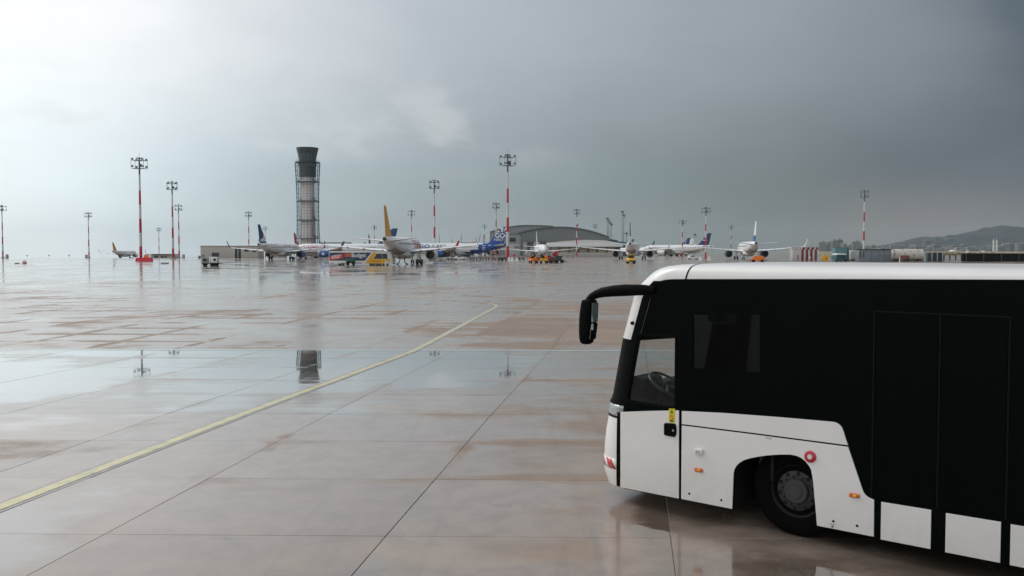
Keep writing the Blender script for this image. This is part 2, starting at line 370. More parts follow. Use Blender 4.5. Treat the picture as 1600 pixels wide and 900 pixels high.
# drain line across the apron; its pale colour paints sky reflected at the water's edge
m = mat('drain_concrete_sheen', (.46, .47, .47), .12, var=.12, scale=1.2)
def strip(name, pts, w, z, m_, parent=None, off=0.):
    vs_ = []; P0 = [Vector((p[0], p[1])) for p in pts]; P_ = []
    for p, q in zip(P0, P0[1:]):
        n_ = max(1, int((q-p).length/.8)); P_ += [p.lerp(q, k/n_) for k in range(n_)]
    P_.append(P0[-1])
    for i, p in enumerate(P_):
        d = (P_[min(i+1, len(P_)-1)]-P_[max(i-1, 0)]).normalized(); nrm = Vector((-d.y, d.x))
        for s_ in (-1, 1): a_ = p+nrm*(off+s_*w/2); vs_.append((a_.x, a_.y, z+gz(p.x, p.y)))
    return obj(name, mesh(name, vs_, [(2*i, 2*i+1, 2*i+3, 2*i+2) for i in range(len(P_)-1)]), m_, parent)
dr = tag(strip('drain_channel', [sk(a_, V0+.02) for a_ in (-60, -30, 0, 30)], .34, .004, 'drain_concrete_sheen'), kind='structure')
# painted lines
def paint(name, c, wear):
    m = mat(name, c, .22, var=.2, scale=3.); b = m.node_tree.nodes['Principled BSDF']; cr = b.inputs['Base Color'].links[0].from_node
    t_ = m.node_tree; no = t_.nodes.new('ShaderNodeTexNoise'); no.inputs['Scale'].default_value = 2.7; no.inputs['Detail'].default_value = 8; no.inputs['Roughness'].default_value = .7
    tcn = t_.nodes.new('ShaderNodeTexCoord'); t_.links.new(tcn.outputs['Object'], no.inputs[0])
    mr = t_.nodes.new('ShaderNodeMapRange'); t_.links.new(no.outputs[0], mr.inputs[0]); mr.inputs[1].default_value = wear; mr.inputs[2].default_value = wear+.12
    mxn = t_.nodes.new('ShaderNodeMix'); mxn.data_type = 'RGBA'; t_.links.new(mr.outputs[0], mxn.inputs[0]); t_.links.new(cr.outputs[0], mxn.inputs[6]); mxn.inputs[7].default_value = (.26, .235, .21, 1)
    t_.links.new(mxn.outputs[2], b.inputs['Base Color']); return m
paint('line_yellow', (.64, .56, .26), .54); paint('line_border', (.37, .36, .35), .40); paint('line_faint', (.52, .43, .20), .48); paint('line_white', (.5, .5, .49), .5)
yl = [(-7.45, 2.0), (-6.0, 10.38), (-4.86, 16.9), (-3.1, 27.8), (-1.75, 39.), (-1.0, 46.5), (-.84, 48.2), (-.86, 49.4), (-1.05, 50.6), (-1.45, 51.8), (-2.2, 52.8), (-3.6, 53.6)]
tag(strip('line_border', yl, .32, .004, 'line_border'), kind='structure'); tag(strip('taxi_line', yl, .175, .008, 'line_yellow'), kind='structure')
tag(strip('lead_in_line', [(-.74, 46.9), (.2, 49.9), (1.4, 52.8), (3.4, 56.5), (7., 62)], .14, .004, 'line_faint'), kind='structure')
for a_, b_, w_ in ((-8.4, -5.1, .95), (-1.3, 1.1, .95)): tag(strip('stand_bar', [(a_, 59.), (b_, 58.9)], w_, .004, 'line_faint'), kind='structure')
tag(strip('white_dash', [(-.5, 43.7), (1.2, 43.6)], .1, .004, 'line_white'), kind='structure'); tag(strip('white_dash', [(2.6, 43.7), (4.6, 43.6)], .1, .004, 'line_white'), kind='structure')
tag(strip('stand_mark', [(19., 121), (27, 150)], .3, .004, 'line_white'), kind='structure')

# ------------------------------------------------------------------ the near apron bus (x forward, y left, z up; left side in plane y = 0)
BW, BL, RC = 2.75, 11.8, .40
bus = T('apron_bus', 'large white and black airport apron bus filling the right foreground', 'bus', (1.2788, 10.5508, 0), R(140.34))
S0 = [(.19, .06), (.216, .05), (.30, .01), (.363, -.005), (.636, 0.), (.85, .025), (1.03, .064), (1.1, .072), (1.18, .082), (1.27, .118), (1.6, .184), (1.964, .257), (2.2, .328), (2.452, .404), (2.52, .44), (2.611, .506), (2.70, .60)]
def s0(z):
    for (a, b), (c, d) in zip(S0, S0[1:]):
        if z <= c: return b+(d-b)*max(0, (z-a))/(c-a)
    return S0[-1][1]
def arcpt(phi, z, off=0., rc=RC):
    """left front corner, phi from the side plane (0) to straight ahead (90 deg)"""
    return Vector((-s0(z)+(rc+off)*math.sin(phi), -rc+(rc+off)*math.cos(phi), z))
NA, NF = 10, 8
def front_ring(z):
    r = [arcpt(R(90)*k/NA, z) for k in range(NA+1)]
    y0, y1 = -RC, -BW+RC; xf = r[-1].x
    r += [Vector((xf+.10*(1-(2*(k/NF)-1)**2), y0+(y1-y0)*k/NF, z)) for k in range(1, NF)]
    r += [Vector((p.x, -BW-p.y, z)) for p in [arcpt(R(90)*k/NA, z) for k in range(NA, -1, -1)]]
    return r
zs = [.20, .25, .30, .363, .5, .636, .85, 1.03, 1.1, 1.18, 1.27, 1.45, 1.6, 1.78, 1.964, 2.1, 2.2, 2.33, 2.452, 2.52, 2.611, 2.66]
rings = [front_ring(z) for z in zs]; nr = len(rings[0]); allv = [v for r in rings for v in r]
groups = {'front_fascia': [], 'front_pillar': [], 'pillar_trim': [], 'windshield': []}
for i in range(len(zs)-1):
    zc = (zs[i]+zs[i+1])/2
    for j in range(nr-1):
        jj = min(j, nr-2-j)
        if zc < 1.1: g = 'front_fascia'
        elif zc > 2.52: g = 'front_pillar' if jj < 2 else ('front_fascia' if zc > 2.56 else 'front_pillar')
        elif jj < 2: g = 'front_pillar'
        elif jj < 7: g = 'pillar_trim' if 1.964 < zc < 2.5 else 'front_pillar'
        elif zc < 1.18: g = 'front_pillar'
        else: g = 'windshield'
        groups[g].append((i*nr+j, i*nr+j+1, (i+1)*nr+j+1, (i+1)*nr+j))
for g, m_ in (('front_fascia', 'bus_white'), ('front_pillar', 'black_trim'), ('pillar_trim', 'bus_white'), ('windshield', 'screen_glass')):
  for half in ((0, 1) if g == 'pillar_trim' else (2, 3) if g == 'front_fascia' else (4,)):
    sel = [f for f in groups[g] if half == 4 or (half < 2 and (f[0] % nr < nr//2) == (half == 0)) or (half > 1 and (zs[f[0]//nr] < 1.1) == (half == 2))]
    used = sorted({k for f in sel for k in f}); ix = {k: n_ for n_, k in enumerate(used)}
    o = obj(g, mesh(g, [allv[k] for k in used], [tuple(ix[k] for k in f) for f in sel], True, ang=50), m_, bus)
    if g == 'windshield': o['label'] = 'clear curved windshield glass of the bus front'
# roof: rounded all round
def roof_ring(z, ins, sf):
    rc = RC-ins*.3; pts = []
    yl_, yr_ = -.012-ins, -BW+.012+ins
    for k in range(NA+1):
        p = R(90)*k/NA; pts.append(Vector((-sf+rc*math.sin(p), yl_-rc+rc*math.cos(p), z)))
    xf = pts[-1].x
    for k in range(1, NF): pts.append(Vector((xf+.10*(1-(2*(k/NF)-1)**2), (yl_-rc)+((yr_+rc)-(yl_-rc))*k/NF, z)))
    for k in range(NA, -1, -1):
        p = R(90)*k/NA; pts.append(Vector((-sf+rc*math.sin(p), yr_+rc-rc*math.cos(p), z)))
    pts += [Vector((-BL+ins, yr_, z)), Vector((-BL+ins, yl_, z))]
    return pts
rl = [(2.60, 0., .49), (2.68, 0., .575), (2.73, 0., .635), (2.77, .008, .69), (2.80, .025, .745), (2.825, .06, .81), (2.845, .13, .93), (2.858, .24, 1.15), (2.862, .5, 1.6)]
rv, rf = loft([roof_ring(*a) for a in rl], cap=False); n_ = len(roof_ring(*rl[0])); rf.append(tuple(range((len(rl)-1)*n_, len(rl)*n_)))
obj('roof', mesh('roof', rv, rf, True, ang=50), 'bus_white', bus)
sm = [(-.0105-i_, z_) for z_, i_, _ in [(2.64, -.001, 0), (2.73, -.001, 0), (2.77, .007, 0), (2.80, .024, 0), (2.827, .06, 0), (2.847, .13, 0), (2.8605, .24, 0), (2.8645, .5, 0)]]
sm = sm+[(-BW-a, b) for a, b in sm[::-1]]
sv = []; 
for w_ in (0, 1):
    for a, b in sm: sv.append((-.845-.02*w_+(b-2.69)*-.28, a, b))
k_ = len(sm); obj('roof_seam', mesh('roof_seam', sv, [(i, i+1, k_+i+1, k_+i) for i in range(k_-1)], True), 'black_trim', bus)

ARCH = [(1.45, .19), (1.468, .593), (1.478, .635), (1.50, .677), (1.535, .715), (1.585, .752), (1.66, .785), (1.75, .815), (1.847, .842), (1.98, .872), (2.09, .888), (2.15, .886), (2.20, .873), (2.25, .843), (2.29, .80), (2.313, .762), (2.335, .64), (2.386, .19)]
RARCH = [(x+6.4, z) for x, z in ARCH]
def panel(name, outlines, y, th, m_, bev=.003, label=None, parent=bus):
    me = fill2d([[(-s_, z_) for s_, z_ in o_] for o_ in outlines], th, bev); remap(me, lambda a, b, c: (a, y+c, b)); finish(me, True, 30)
    o = obj(name, me, m_, parent)
    if label: o['label'] = label
    return o
DW = [(.100, 1.27), (.236, 2.014), (.732, 2.022), (.731, 1.235), (.60, 1.225), (.13, 1.25)]
W2 = [(.955, 2.293), (1.736, 2.328), (1.743, 1.72), (.955, 1.70)]
outer = [(.055, .19)] + ARCH + RARCH + [(BL, .19), (BL, 2.75), (4.19, 2.75), (2.496, 2.722), (.848, 2.689), (.68, 2.684), (.604, 2.677), (.53, 2.66), (.47, 2.64), (.42, 2.612), (.404, 2.452), (.328, 2.2), (.257, 1.964), (.184, 1.6), (.118, 1.27), (.082, 1.18), (.064, 1.03), (.002, .64), (-.003, .363), (.012, .30)]
panel('side_body', [outer, DW, W2], -.015, .03, 'black_glass')
panel('driver_window', [DW], -.018, .005, 'clear_glass', 0)
panel('tinted_window', [W2], -.018, .005, 'tint_glass', 0, 'dark tinted window behind the driver door')
# rubber frame round the driver's window
def frame(name, pts, w_, y, th, m_, parent=bus):
    c = [sum(p[i] for p in pts)/len(pts) for i in (0, 1)]
    def off(p, d): v = Vector((p[0]-c[0], p[1]-c[1])); l_ = v.length; return (c[0]+v.x*(1+d/l_), c[1]+v.y*(1+d/l_))
    return panel(name, [[off(p, w_) for p in pts], [off(p, -.004) for p in pts]], y, th, m_, .001, parent=parent)
frame('window_seal', DW, .03, .001, .008, 'black_trim')
# white outer panels
dp = panel('driver_door', [[(.020, .200), (.800, .203), (.796, .7), (.792, 1.206), (.4, 1.155), (.015, 1.098)]], .008, .013, 'bus_white', label='white lower panel of the driver door')
LINE = [(.830, 1.040), (1.701, 1.051), (2.685, 1.058)]
panel('side_panel', [[(.830, .205), (1.452, .205)] + [(a-.004 if a < 1.9 else a+.004, b+.006) for a, b in ARCH[1:-1]] + [(2.384, .207), (2.947, .208), (2.944, .572), (2.915, .579), (2.885, .590), (2.86, .607), (2.843, .63), (2.83, .66)] + LINE[::-1]], .008, .013, 'bus_white', label='white wheel arch panel with sloping rear edge')
panel('side_panel', [[(a, b+.016) for a, b in LINE] + [(2.668, 1.115), (2.64, 1.20), (2.622, 1.243), (2.60, 1.267), (2.57, 1.283), (2.537, 1.289), (2.003, 1.271), (1.329, 1.240), (.830, 1.204)]], .008, .013, 'bus_white', label='white belt panel above the wheel arch')
for a, b in ((3.012, 3.467), (3.595, 4.054), (4.131, 5.0), (5.03, 6.4), (6.43, 7.80), (8.84, 10.2), (10.23, 11.7)):
    panel('skirt_panel', [[(a, .195), (b, .197), (b, .569), (a, .564)]], .008, .013, 'bus_white')
# passenger door: two leaves outlined by slim frames
for a, b in ((2.93, 3.50), (3.53, 4.075)):
    panel('passenger_door', [[(a, .60), (b, .60), (b, 2.405), (a, 2.405)]], .003, .006, 'black_glass', label='black glass leaf of the passenger door')
mat('door_trim', (.006, .0075, .008), .4, spec=.1)
for a, b, c, d in ((2.912, .60, 2.926, 2.42), (3.508, .60, 3.522, 2.405), (4.083, .60, 4.097, 2.42), (2.912, 2.409, 4.097, 2.422)):
    panel('door_frame', [[(a, b), (c, b), (c, d), (a, d)]], .006, .012, 'door_trim', .002)
for a in (4.9, 6.6, 8.3, 10.0): panel('window_joint', [[(a, 1.0), (a+.02, 1.0), (a+.02, 2.6), (a, 2.6)]], .002, .006, 'door_trim', .001)
# right side, rear, floor, ceiling
RW = [[(.30, 1.2), (.42, 2.4), (1.35, 2.4), (1.35, 1.0), (.5, 1.0)], [(1.5, 1.1), (1.5, 2.4), (2.9, 2.4), (2.9, 1.1)], [(5.2, 1.1), (5.2, 2.4), (7.4, 2.4), (7.4, 1.1)]]
panel('right_side', [outer]+RW, -BW+.015, .03, 'black_trim')
for w_ in RW: panel('right_window', [w_], -BW+.015, .005, 'clear_glass', 0)
for a, b in ((.05, 1.44), (2.42, 5.0), (5.03, 7.80), (8.84, 11.7)): panel('right_skirt', [[(a, .2), (b, .2), (b, .95), (a, .95)]], -BW-.008, .013, 'bus_white')
box('rear_wall', bus, (-BL+.03, -BW/2, 1.45), (.06, BW-.07, 2.45), 'bus_white', .02)
box('floor', bus, (-BL/2-.2, -BW/2, .49), (BL-.7, BW-1.36, .05), 'interior', .01)
box('ceiling', bus, (-BL/2-.5, -BW/2, 2.56), (BL-1.2, BW-.08, .04), 'interior', .01)
box('chassis', bus, (-6.9, -BW/2, .38), (9.0-.6, 1.3, .16), 'interior', .02)
# wheel housings and wheels
def housing(ox):
    pts = [(a+ox, b+.012) for a, b in ARCH]; vs_ = []
    for y_ in (-.02, -.62):
        for a, b in pts: vs_.append((-a, y_, b))
    k = len(pts); return mesh('wheel_housing', vs_, [(i, i+1, k+i+1, k+i) for i in range(k-1)], True)
for ox in (0, 6.4):
    obj('wheel_housing', housing(ox), 'interior', bus)
    box('arch_light_block', bus, (-1.93-ox, -.66, .66), (.8, .03, .5), 'interior', .01)  # back wall added to darken the wheel arch by shutting out light
mat('hub_flange', (.026, .026, .026), .5, var=.35, scale=9)
def wheel(c, side, rad=.455, parent=bus):
    x, y, z = c; s_ = side
    w = obj('wheel', mesh('wheel', *lathe([(y-s_*.27, .27), (y-s_*.28, .36), (y-s_*.265, rad-.03), (y-s_*.24, rad), (y-s_*.04, rad), (y-s_*.012, rad-.03), (y, .37), (y-s_*.006, .30), (y-s_*.02, .285), (y-s_*.05, .28)], 'y', (x, 0, z), 40), smooth=True), 'rubber', parent)
    rim = obj('rim', mesh('rim', *lathe([(y-s_*.2, .275), (y-s_*.03, .284), (y-s_*.012, .278), (y-s_*.03, .262), (y-s_*.085, .25), (y-s_*.10, .225), (y-s_*.055, .20), (y-s_*.03, .165), (y-s_*.03, .02)], 'y', (x, 0, z), 40), smooth=True), 'rim_grey', w)
    obj('hub_cap', mesh('hub_cap', *lathe([(y-s_*.03, .135), (y+s_*.0, .133), (y+s_*.012, .12), (y+s_*.012, .075), (y+s_*.018, .07), (y+s_*.018, .012), (y+s_*.018, .001)], 'y', (x, 0, z), 32), smooth=True), 'hub_grey', w)
    obj('hub_flange', mesh('hub_flange', *lathe([(y-s_*.05, .212), (y-s_*.028, .210), (y-s_*.022, .195), (y-s_*.022, .13)], 'y', (x, 0, z), 36), smooth=True), 'hub_flange', w)
    for k in range(10):
        a = 2*math.pi*k/10+.1; cx, cz = x+.155*math.cos(a), z+.155*math.sin(a)
        obj('wheel_nut', mesh('wheel_nut', *lathe([(y-s_*.03, .013), (y-s_*.006, .012), (y-s_*.003, .001)], 'y', (cx, 0, cz), 6)), 'rim_grey', w)
        cx, cz = x+.186*math.cos(a+.3), z+.186*math.sin(a+.3)
        obj('hand_hole', mesh('hand_hole', *lathe([(y-s_*.04, .022), (y-s_*.0195, .022), (y-s_*.0185, .001)], 'y', (cx, 0, cz), 10)), 'interior', w)
    return w
for sx in (2.10, 8.50):
    wheel((-sx, -.13, .48), 1, .48); wheel((-sx, -BW+.13, .48), -1, .48)
    if sx > 5: tube('axle', bus, [(-sx, -.35, .455), (-sx, -BW+.35, .455)], .07, 'interior')
# small fittings on the left side
h = panel('door_handle', [[(.612, .925), (.622, .905), (.745, .90), (.765, .93), (.768, 1.0), (.757, 1.045), (.735, 1.052), (.625, 1.045), (.612, 1.03)]], .022, .03, 'black_trim', .008)
obj('lock', mesh('lock', *lathe([(.036, .014), (.041, .013), (.042, .001)], 'y', (-.735, 0, .975), 14), smooth=True), 'steel', h)
mat('sticker_yellow', (.72, .62, .02), .4, var=.04)
st = panel('warning_sticker', [[(.668, 1.056), (.745, 1.06), (.745, 1.222), (.668, 1.215)]], .0165, .003, 'sticker_yellow', 0)
panel('pictogram', [[(.684, 1.165), (.729, 1.167), (.706, 1.208)], [(.692, 1.170), (.721, 1.171), (.706, 1.198)]], .0186, .0008, 'ink', 0, parent=st)
panel('pictogram', [[(.70, 1.172), (.714, 1.173), (.716, 1.182), (.705, 1.188), (.698, 1.181)]], .0186, .0008, 'ink', 0, parent=st)
for z_, m_, a, b in ((1.142, 'orange', .684, .722), (1.128, 'orange', .682, .729), (1.108, 'orange', .682, .712), (1.106, 'ink', .714, .731), (1.084, 'ink', .684, .728), (1.074, 'ink', .69, .722)):
    panel('sticker_text', [[(a, z_-.005), (b, z_-.005), (b, z_+.005), (a, z_+.005)]], .0186, .0008, m_, 0, parent=st)
lb = box('reversing_lamp', bus, (-1.056, .03, .779), (.095, .045, .062), 'plastic_white', .012)
panel('lamp_lens', [[(1.028, .765), (1.078, .765), (1.078, .793), (1.028, .793)]], .053, .002, 'lamp_clear', 0, parent=lb)
for a, b in ((1.05, .57), (2.757, .585)):
    o = box('marker_lamp', bus, (-a, .022, b), (.098, .02, .042), 'lamp_amber', .006); box('lamp_core', o, (-a-.004, .0325, b), (.03, .004, .024), 'lamp_amber_core', .0015)
o = obj('round_marker', mesh('round_marker', *lathe([(.012, .062), (.026, .060), (.032, .05), (.033, .028), (.030, .026)], 'y', (-2.307, 0, .905), 28), smooth=True), 'lamp_red', bus)
obj('lamp_core', mesh('lamp_core', *lathe([(.028, .027), (.036, .025), (.037, .001)], 'y', (-2.307, 0, .905), 20), smooth=True), 'plastic_white', o)
for a, b in ((.933, .283), (1.324, .28), (2.551, .285), (2.786, .285)):
    obj('fastener', mesh('fastener', *lathe([(.012, .0135), (.0175, .012), (.018, .001)], 'y', (-a, 0, b), 12)), 'black_trim', bus)
panel('jack_mark', [[(2.525, .222), (2.56, .222), (2.5425, .242)]], .0158, .001, 'ink', 0); panel('jack_mark', [[(2.51, .249), (2.57, .251), (2.57, .255), (2.51, .253)]], .0158, .001, 'ink', 0)
me = textmesh('1.2 m', .032, .001); remap(me, lambda a, b, c: (-1.82-a, .0158+c, 1.026+b)); obj('panel_mark', finish(me, False), 'ink', bus)
panel('door_hinge', [[(-.012, .33), (.016, .33), (.016, .40), (-.012, .40)]], .012, .014, 'black_trim', .003)
# parts set into the rounded front corner
def patch(name, p0, p1, zlist, m_, off=.004, nphi=8, shear=0., parent=bus):
    vs_ = []; zl, zh = zlist[0], zlist[-1]
    for z_ in zlist:
        for k in range(nphi+1):
            ph = p0+(p1-p0)*k/nphi+shear*(z_-zl)/(zh-zl); vs_.append(arcpt(R(ph), z_, off))
    n2_ = nphi+1; fs_ = [(i*n2_+k, i*n2_+k+1, (i+1)*n2_+k+1, (i+1)*n2_+k) for i in range(len(zlist)-1) for k in range(nphi)]
    o = obj(name, mesh(name, vs_, fs_, True, ang=60), m_, parent); md = o.modifiers.new('thick', 'SOLIDIFY'); md.thickness = .006; md.offset = -1; return o
hl = patch('headlight', 4, 84, [1.035, 1.06, 1.1, 1.14, 1.175], 'lamp_clear', .005)
patch('headlight_bezel', 2, 86, [1.016, 1.035], 'black_trim', .007); patch('headlight_bezel', 2, 86, [1.175, 1.192], 'black_trim', .007)
for z_ in (1.075, 1.095, 1.115, 1.135): patch('lens_rib', 10, 78, [z_, z_+.006], 'steel', .008, parent=hl)
pl = patch('hazard_plate', 3, 72, [.40, .46, .52], 'plastic_white', .004)
for a in (7, 40): patch('hazard_stripe', a, a+17, [.405, .46, .515], 'lamp_red', .007, 4, 12, parent=pl)
sv = []; szl = [.205, .25, .30, .363, .5, .636, .75, .85, .94, 1.03, 1.09]
for z_ in szl:
    for k in range(4): sv.append(arcpt(math.asin((s0(z_)+.036-.048*k/3)/RC) , z_, .010))
o = obj('front_seam', mesh('front_seam', sv, [(i*4+k, i*4+k+1, i*4+k+5, i*4+k+4) for i in range(len(szl)-1) for k in range(3)], True, ang=60), 'black_trim', bus); md = o.modifiers.new('thick', 'SOLIDIFY'); md.thickness = .008; md.offset = 0
# mirror on its curved arm
def tubex(name, pts, rz_, ry_, m_, n=14, parent=bus):
    rings_ = []; pts = [Vector(p) for p in pts]
    for i, p in enumerate(pts):
        d = (pts[min(i+1, len(pts)-1)]-pts[max(i-1, 0)]).normalized(); a = Vector((0, 1, 0)); b = d.cross(a).normalized()
        rings_.append([p+a*ry_[i]*math.cos(2*math.pi*k/n)+b*rz_[i]*math.sin(2*math.pi*k/n) for k in range(n)])
    return obj(name, mesh(name, *loft(rings_), smooth=True, ang=60), m_, parent)
arm = [(-.47, .02, 2.555), (-.35, .045, 2.555), (-.10, .06, 2.545), (.05, .065, 2.533), (.20, .07, 2.512), (.29, .075, 2.487), (.36, .08, 2.452), (.405, .085, 2.405), (.42, .09, 2.36)]
tubex('mirror_arm', arm, [.045, .062, .071, .068, .060, .052, .045, .040, .036], [.03, .04, .045, .045, .042, .04, .036, .034, .03], 'black_trim')
tube('arm_joint', bus, [(-.075, .06, 2.56), (-.06, .06, 2.545)], .05, 'black_trim', 12)
mrings = []
for z_, cx, wx, wy in ((2.425, .375, .035, .05), (2.415, .375, .07, .09), (2.36, .378, .082, .10), (2.2, .392, .088, .105), (2.05, .402, .084, .10), (1.96, .408, .075, .095), (1.905, .412, .06, .08), (1.885, .412, .035, .05)):
    mrings.append([Vector((cx+wx*math.copysign(abs(math.cos(a))**.6, math.cos(a)), .10+wy*math.copysign(abs(math.sin(a))**.6, math.sin(a)), z_)) for a in [2*math.pi*k/24 for k in range(24)]])
mh = obj('mirror_housing', mesh('mirror_housing', *loft(mrings), smooth=True, ang=60), 'black_trim', bus)
mg = [[Vector((.375+.012*k_-.088-.004*k_, .10+w_, z_)) for w_ in (-.07, .07)] for k_, z_ in ((0, 2.36), (1, 2.2), (2, 2.06))]
def mface(name, z0, z1, c0, c1, parent):
    vs_ = [(c0, .035, z0), (c0, .165, z0), (c1, .165, z1), (c1, .035, z1)]; o = obj(name, mesh(name, vs_, [(0, 1, 2, 3)]), 'mirror', parent); md = o.modifiers.new('thick', 'SOLIDIFY'); md.thickness = .004; return o
mface('mirror_glass', 2.16, 2.385, .2995, .290, mh); mface('mirror_glass', 1.95, 2.14, .327, .3005, mh)
obj('mirror_knob', mesh('mirror_knob', *lathe([(-.01, .022), (.012, .02), (.02, .002)], 'y', (-.165, .0, 2.16), 14), smooth=True), 'black_trim', bus)
# driver's place
dash = [(.27, .5), (.29, 1.10), (.24, 1.24), (.10, 1.36), (-.08, 1.36), (-.17, 1.22), (-.17, .5)]
vs_, fs_ = loft([[(a, y_, b) for a, b in dash] for y_ in (-.36, -.6, -1.2, -BW+.36)]); obj('dashboard', mesh('dashboard', vs_, fs_, True, ang=25), 'interior', bus)
cw = [[(.0+a*.15, y_, 1.33+b*.7) for a, b in ((1, 0), (.8, .16), (.2, .22), (-.6, .18), (-1, 0))] for y_ in (-.36, -.42, -.70, -.80)]
obj('instrument_cowl', mesh('instrument_cowl', *loft(cw), smooth=True), 'interior', bus)
def ring3(c, r, rr, tilt, n=28):
    pts = []
    for k in range(n+1):
        a = 2*math.pi*k/n; pts.append(Vector(c)+Matrix.Rotation(tilt, 3, 'Y') @ Vector((r*math.cos(a), r*math.sin(a), 0)))
    return pts
mat('wheel_grip', (.035, .035, .037), .35)
sw = tube('steering_wheel', bus, ring3((-.33, -.52, 1.40), .23, .015, R(-32)), .016, 'wheel_grip', 10)
for a in (0, 2.2, 4.1): tube('wheel_spoke', sw, [(-.33, -.52, 1.38), Vector((-.33, -.52, 1.40))+Matrix.Rotation(R(-32), 3, 'Y') @ Vector((.22*math.cos(a), .22*math.sin(a), 0))], .014, 'wheel_grip')
tube('steering_column', bus, [(-.33, -.52, 1.39), (-.12, -.52, .95)], .04, 'interior')
def seat(x, y, z):
    t_ = box('driver_seat', bus, (x, y, z+.08), (.50, .50, .14), 'seat', .05, seg=3)
    box('seat_back', t_, (x-.28, y, z+.50), (.16, .48, .78), 'seat', .07, (R(-8), 'Y'), 3); box('head_rest', t_, (x-.33, y, z+.98), (.12, .30, .22), 'seat', .05, seg=3)
    box('seat_base', t_, (x, y, z-.22), (.36, .36, .45), 'interior', .03)
seat(-.78, -.55, .95)
pt = box('cab_partition', bus, (-1.85, -.85, 1.1), (.04, 1.5, 1.1), 'interior', .01)
box('sun_visor', bus, (-.98, -.55, 2.27), (.12, .30, .16), 'interior', .03)
tube('grab_rail', bus, [(-1.75, -1.75, .5), (-1.75, -1.75, 2.5)], .018, 'yellow'); tube('grab_rail', bus, [(-2.6, -1.3, .5), (-2.6, -1.3, 2.5)], .018, 'yellow')
tube('hanging_cord', bus, [(-.36, -1.7, 2.3), (-.35, -1.7, 1.8), (-.33, -1.69, 1.55), (-.27, -1.66, 1.47), (-.2, -1.62, 1.47)], .004, 'ink', 5)
tube('hanging_cord', bus, [(-.42, -1.5, 2.3), (-.42, -1.5, 1.8), (-.45, -1.49, 1.42)], .004, 'ink', 5)

# ------------------------------------------------------------------ far land
def terrain(name, x0, x1, y0, y1, nx, ny, fn, m_):
    vs_ = [(x0+(x1-x0)*i/nx, y0+(y1-y0)*j/ny, 0) for j in range(ny+1) for i in range(nx+1)]
    vs_ = [(x, y, fn(x, y)) for x, y, _ in vs_]
    return tag(obj(name, mesh(name, vs_, [(j*(nx+1)+i, j*(nx+1)+i+1, (j+1)*(nx+1)+i+1, (j+1)*(nx+1)+i) for j in range(ny) for i in range(nx)], True, ang=180), m_), kind='structure')
from mathutils import noise as mnoise
def fb(x, y, s, o=5): return mnoise.fractal(Vector((x*s, y*s, 3.1)), 1.0, 2.0, o)
mat('hill_wood_haze', (.025, .044, .05), .9, var=.5, scale=.02); mat('dry_grass', (.30, .25, .16), .9, var=.25, scale=.02); mat('green_bank', (.13, .19, .10), .9, var=.15, scale=.02)  # hill colour is shifted to blue, painting in part of the distance haze
HP = [(1200, 0), (1300, 4), (1345, 10), (1380, 22), (1430, 34), (1445, 48), (1460, 36), (1490, 60), (1505, 58), (1530, 72), (1550, 82), (1570, 86), (1600, 80), (1680, 74), (1800, 50), (2000, 30), (2300, 10)]
def hprof(px):
    for (a, b), (c, d) in zip(HP, HP[1:]):
        if a <= px <= c: return b+(d-b)*sstep(px, a, c)
    return 0
def hill(x, y):
    px = 800+1400*x/3000.; ridge = math.exp(-((y-3000)/330)**2)
    return -2+hprof(px)*ridge*1.02+(fb(x, y, 1/160.)*7+fb(x, y, 1/26., 3)*5.)*ridge*min(1, hprof(px)/25)
terrain('wooded_hill', 850, 3300, 2350, 3700, 300, 46, hill, 'hill_wood_haze')
terrain('green_bank', -125, -38, 880, 980, 40, 16, lambda x, y: -.6+10.5*math.exp(-((y-930)/26)**2)*sstep(x, -124, -100)*sstep(-x, 40, 55)+fb(x, y, .06)*.5, 'green_bank')
terrain('runway_bank', 330, 1100, 1180, 1320, 60, 10, lambda x, y: -.3+2.9*math.exp(-((y-1250)/36)**2)*sstep(x, 335, 430)+fb(x, y, .02)*.25, 'dry_grass')
# city below the hill
for i_, c in enumerate([(.17, .19, .20), (.22, .225, .22), (.12, .155, .17), (.16, .165, .165)]):
    m = mat('facade_%d' % i_, c, .85, var=.06, scale=.05); t_ = m.node_tree; b = t_.nodes['Principled BSDF']; src = b.inputs['Base Color'].links[0].from_socket
    tcn = t_.nodes.new('ShaderNodeTexCoord'); br = t_.nodes.new('ShaderNodeTexBrick'); mp_ = t_.nodes.new('ShaderNodeMapping'); mp_.inputs['Rotation'].default_value = (R(90), 0, 0); t_.links.new(tcn.outputs['Object'], mp_.inputs[0]); t_.links.new(mp_.outputs[0], br.inputs[0])
    br.offset = 0; br.inputs['Scale'].default_value = 1; br.inputs['Brick Width'].default_value = 4.2; br.inputs['Row Height'].default_value = 3.1; br.inputs['Mortar Size'].default_value = .9
    br.inputs['Color1'].default_value = (.05, .06, .07, 1); br.inputs['Color2'].default_value = (.08, .09, .1, 1); t_.links.new(src, br.inputs['Mortar']); t_.links.new(br.outputs['Color'], b.inputs['Base Color'])
def block(name, label, x, y, z, w, d, h, mt, rz, group):
    t_ = T(name, label, 'building', (x, y, z), rz, group)
    box('wall', t_, (0, 0, h/2-1.5), (w, d, h+3), mt, 0); box('roof', t_, (0, 0, h+.4), (w+.6, d+.6, .8), 'concrete_wall', .1); box('stair_head', t_, (w*.15, 0, h+1.9), (w*.3, d*.4, 2.4), mt, .1)
rc = random.Random(3)
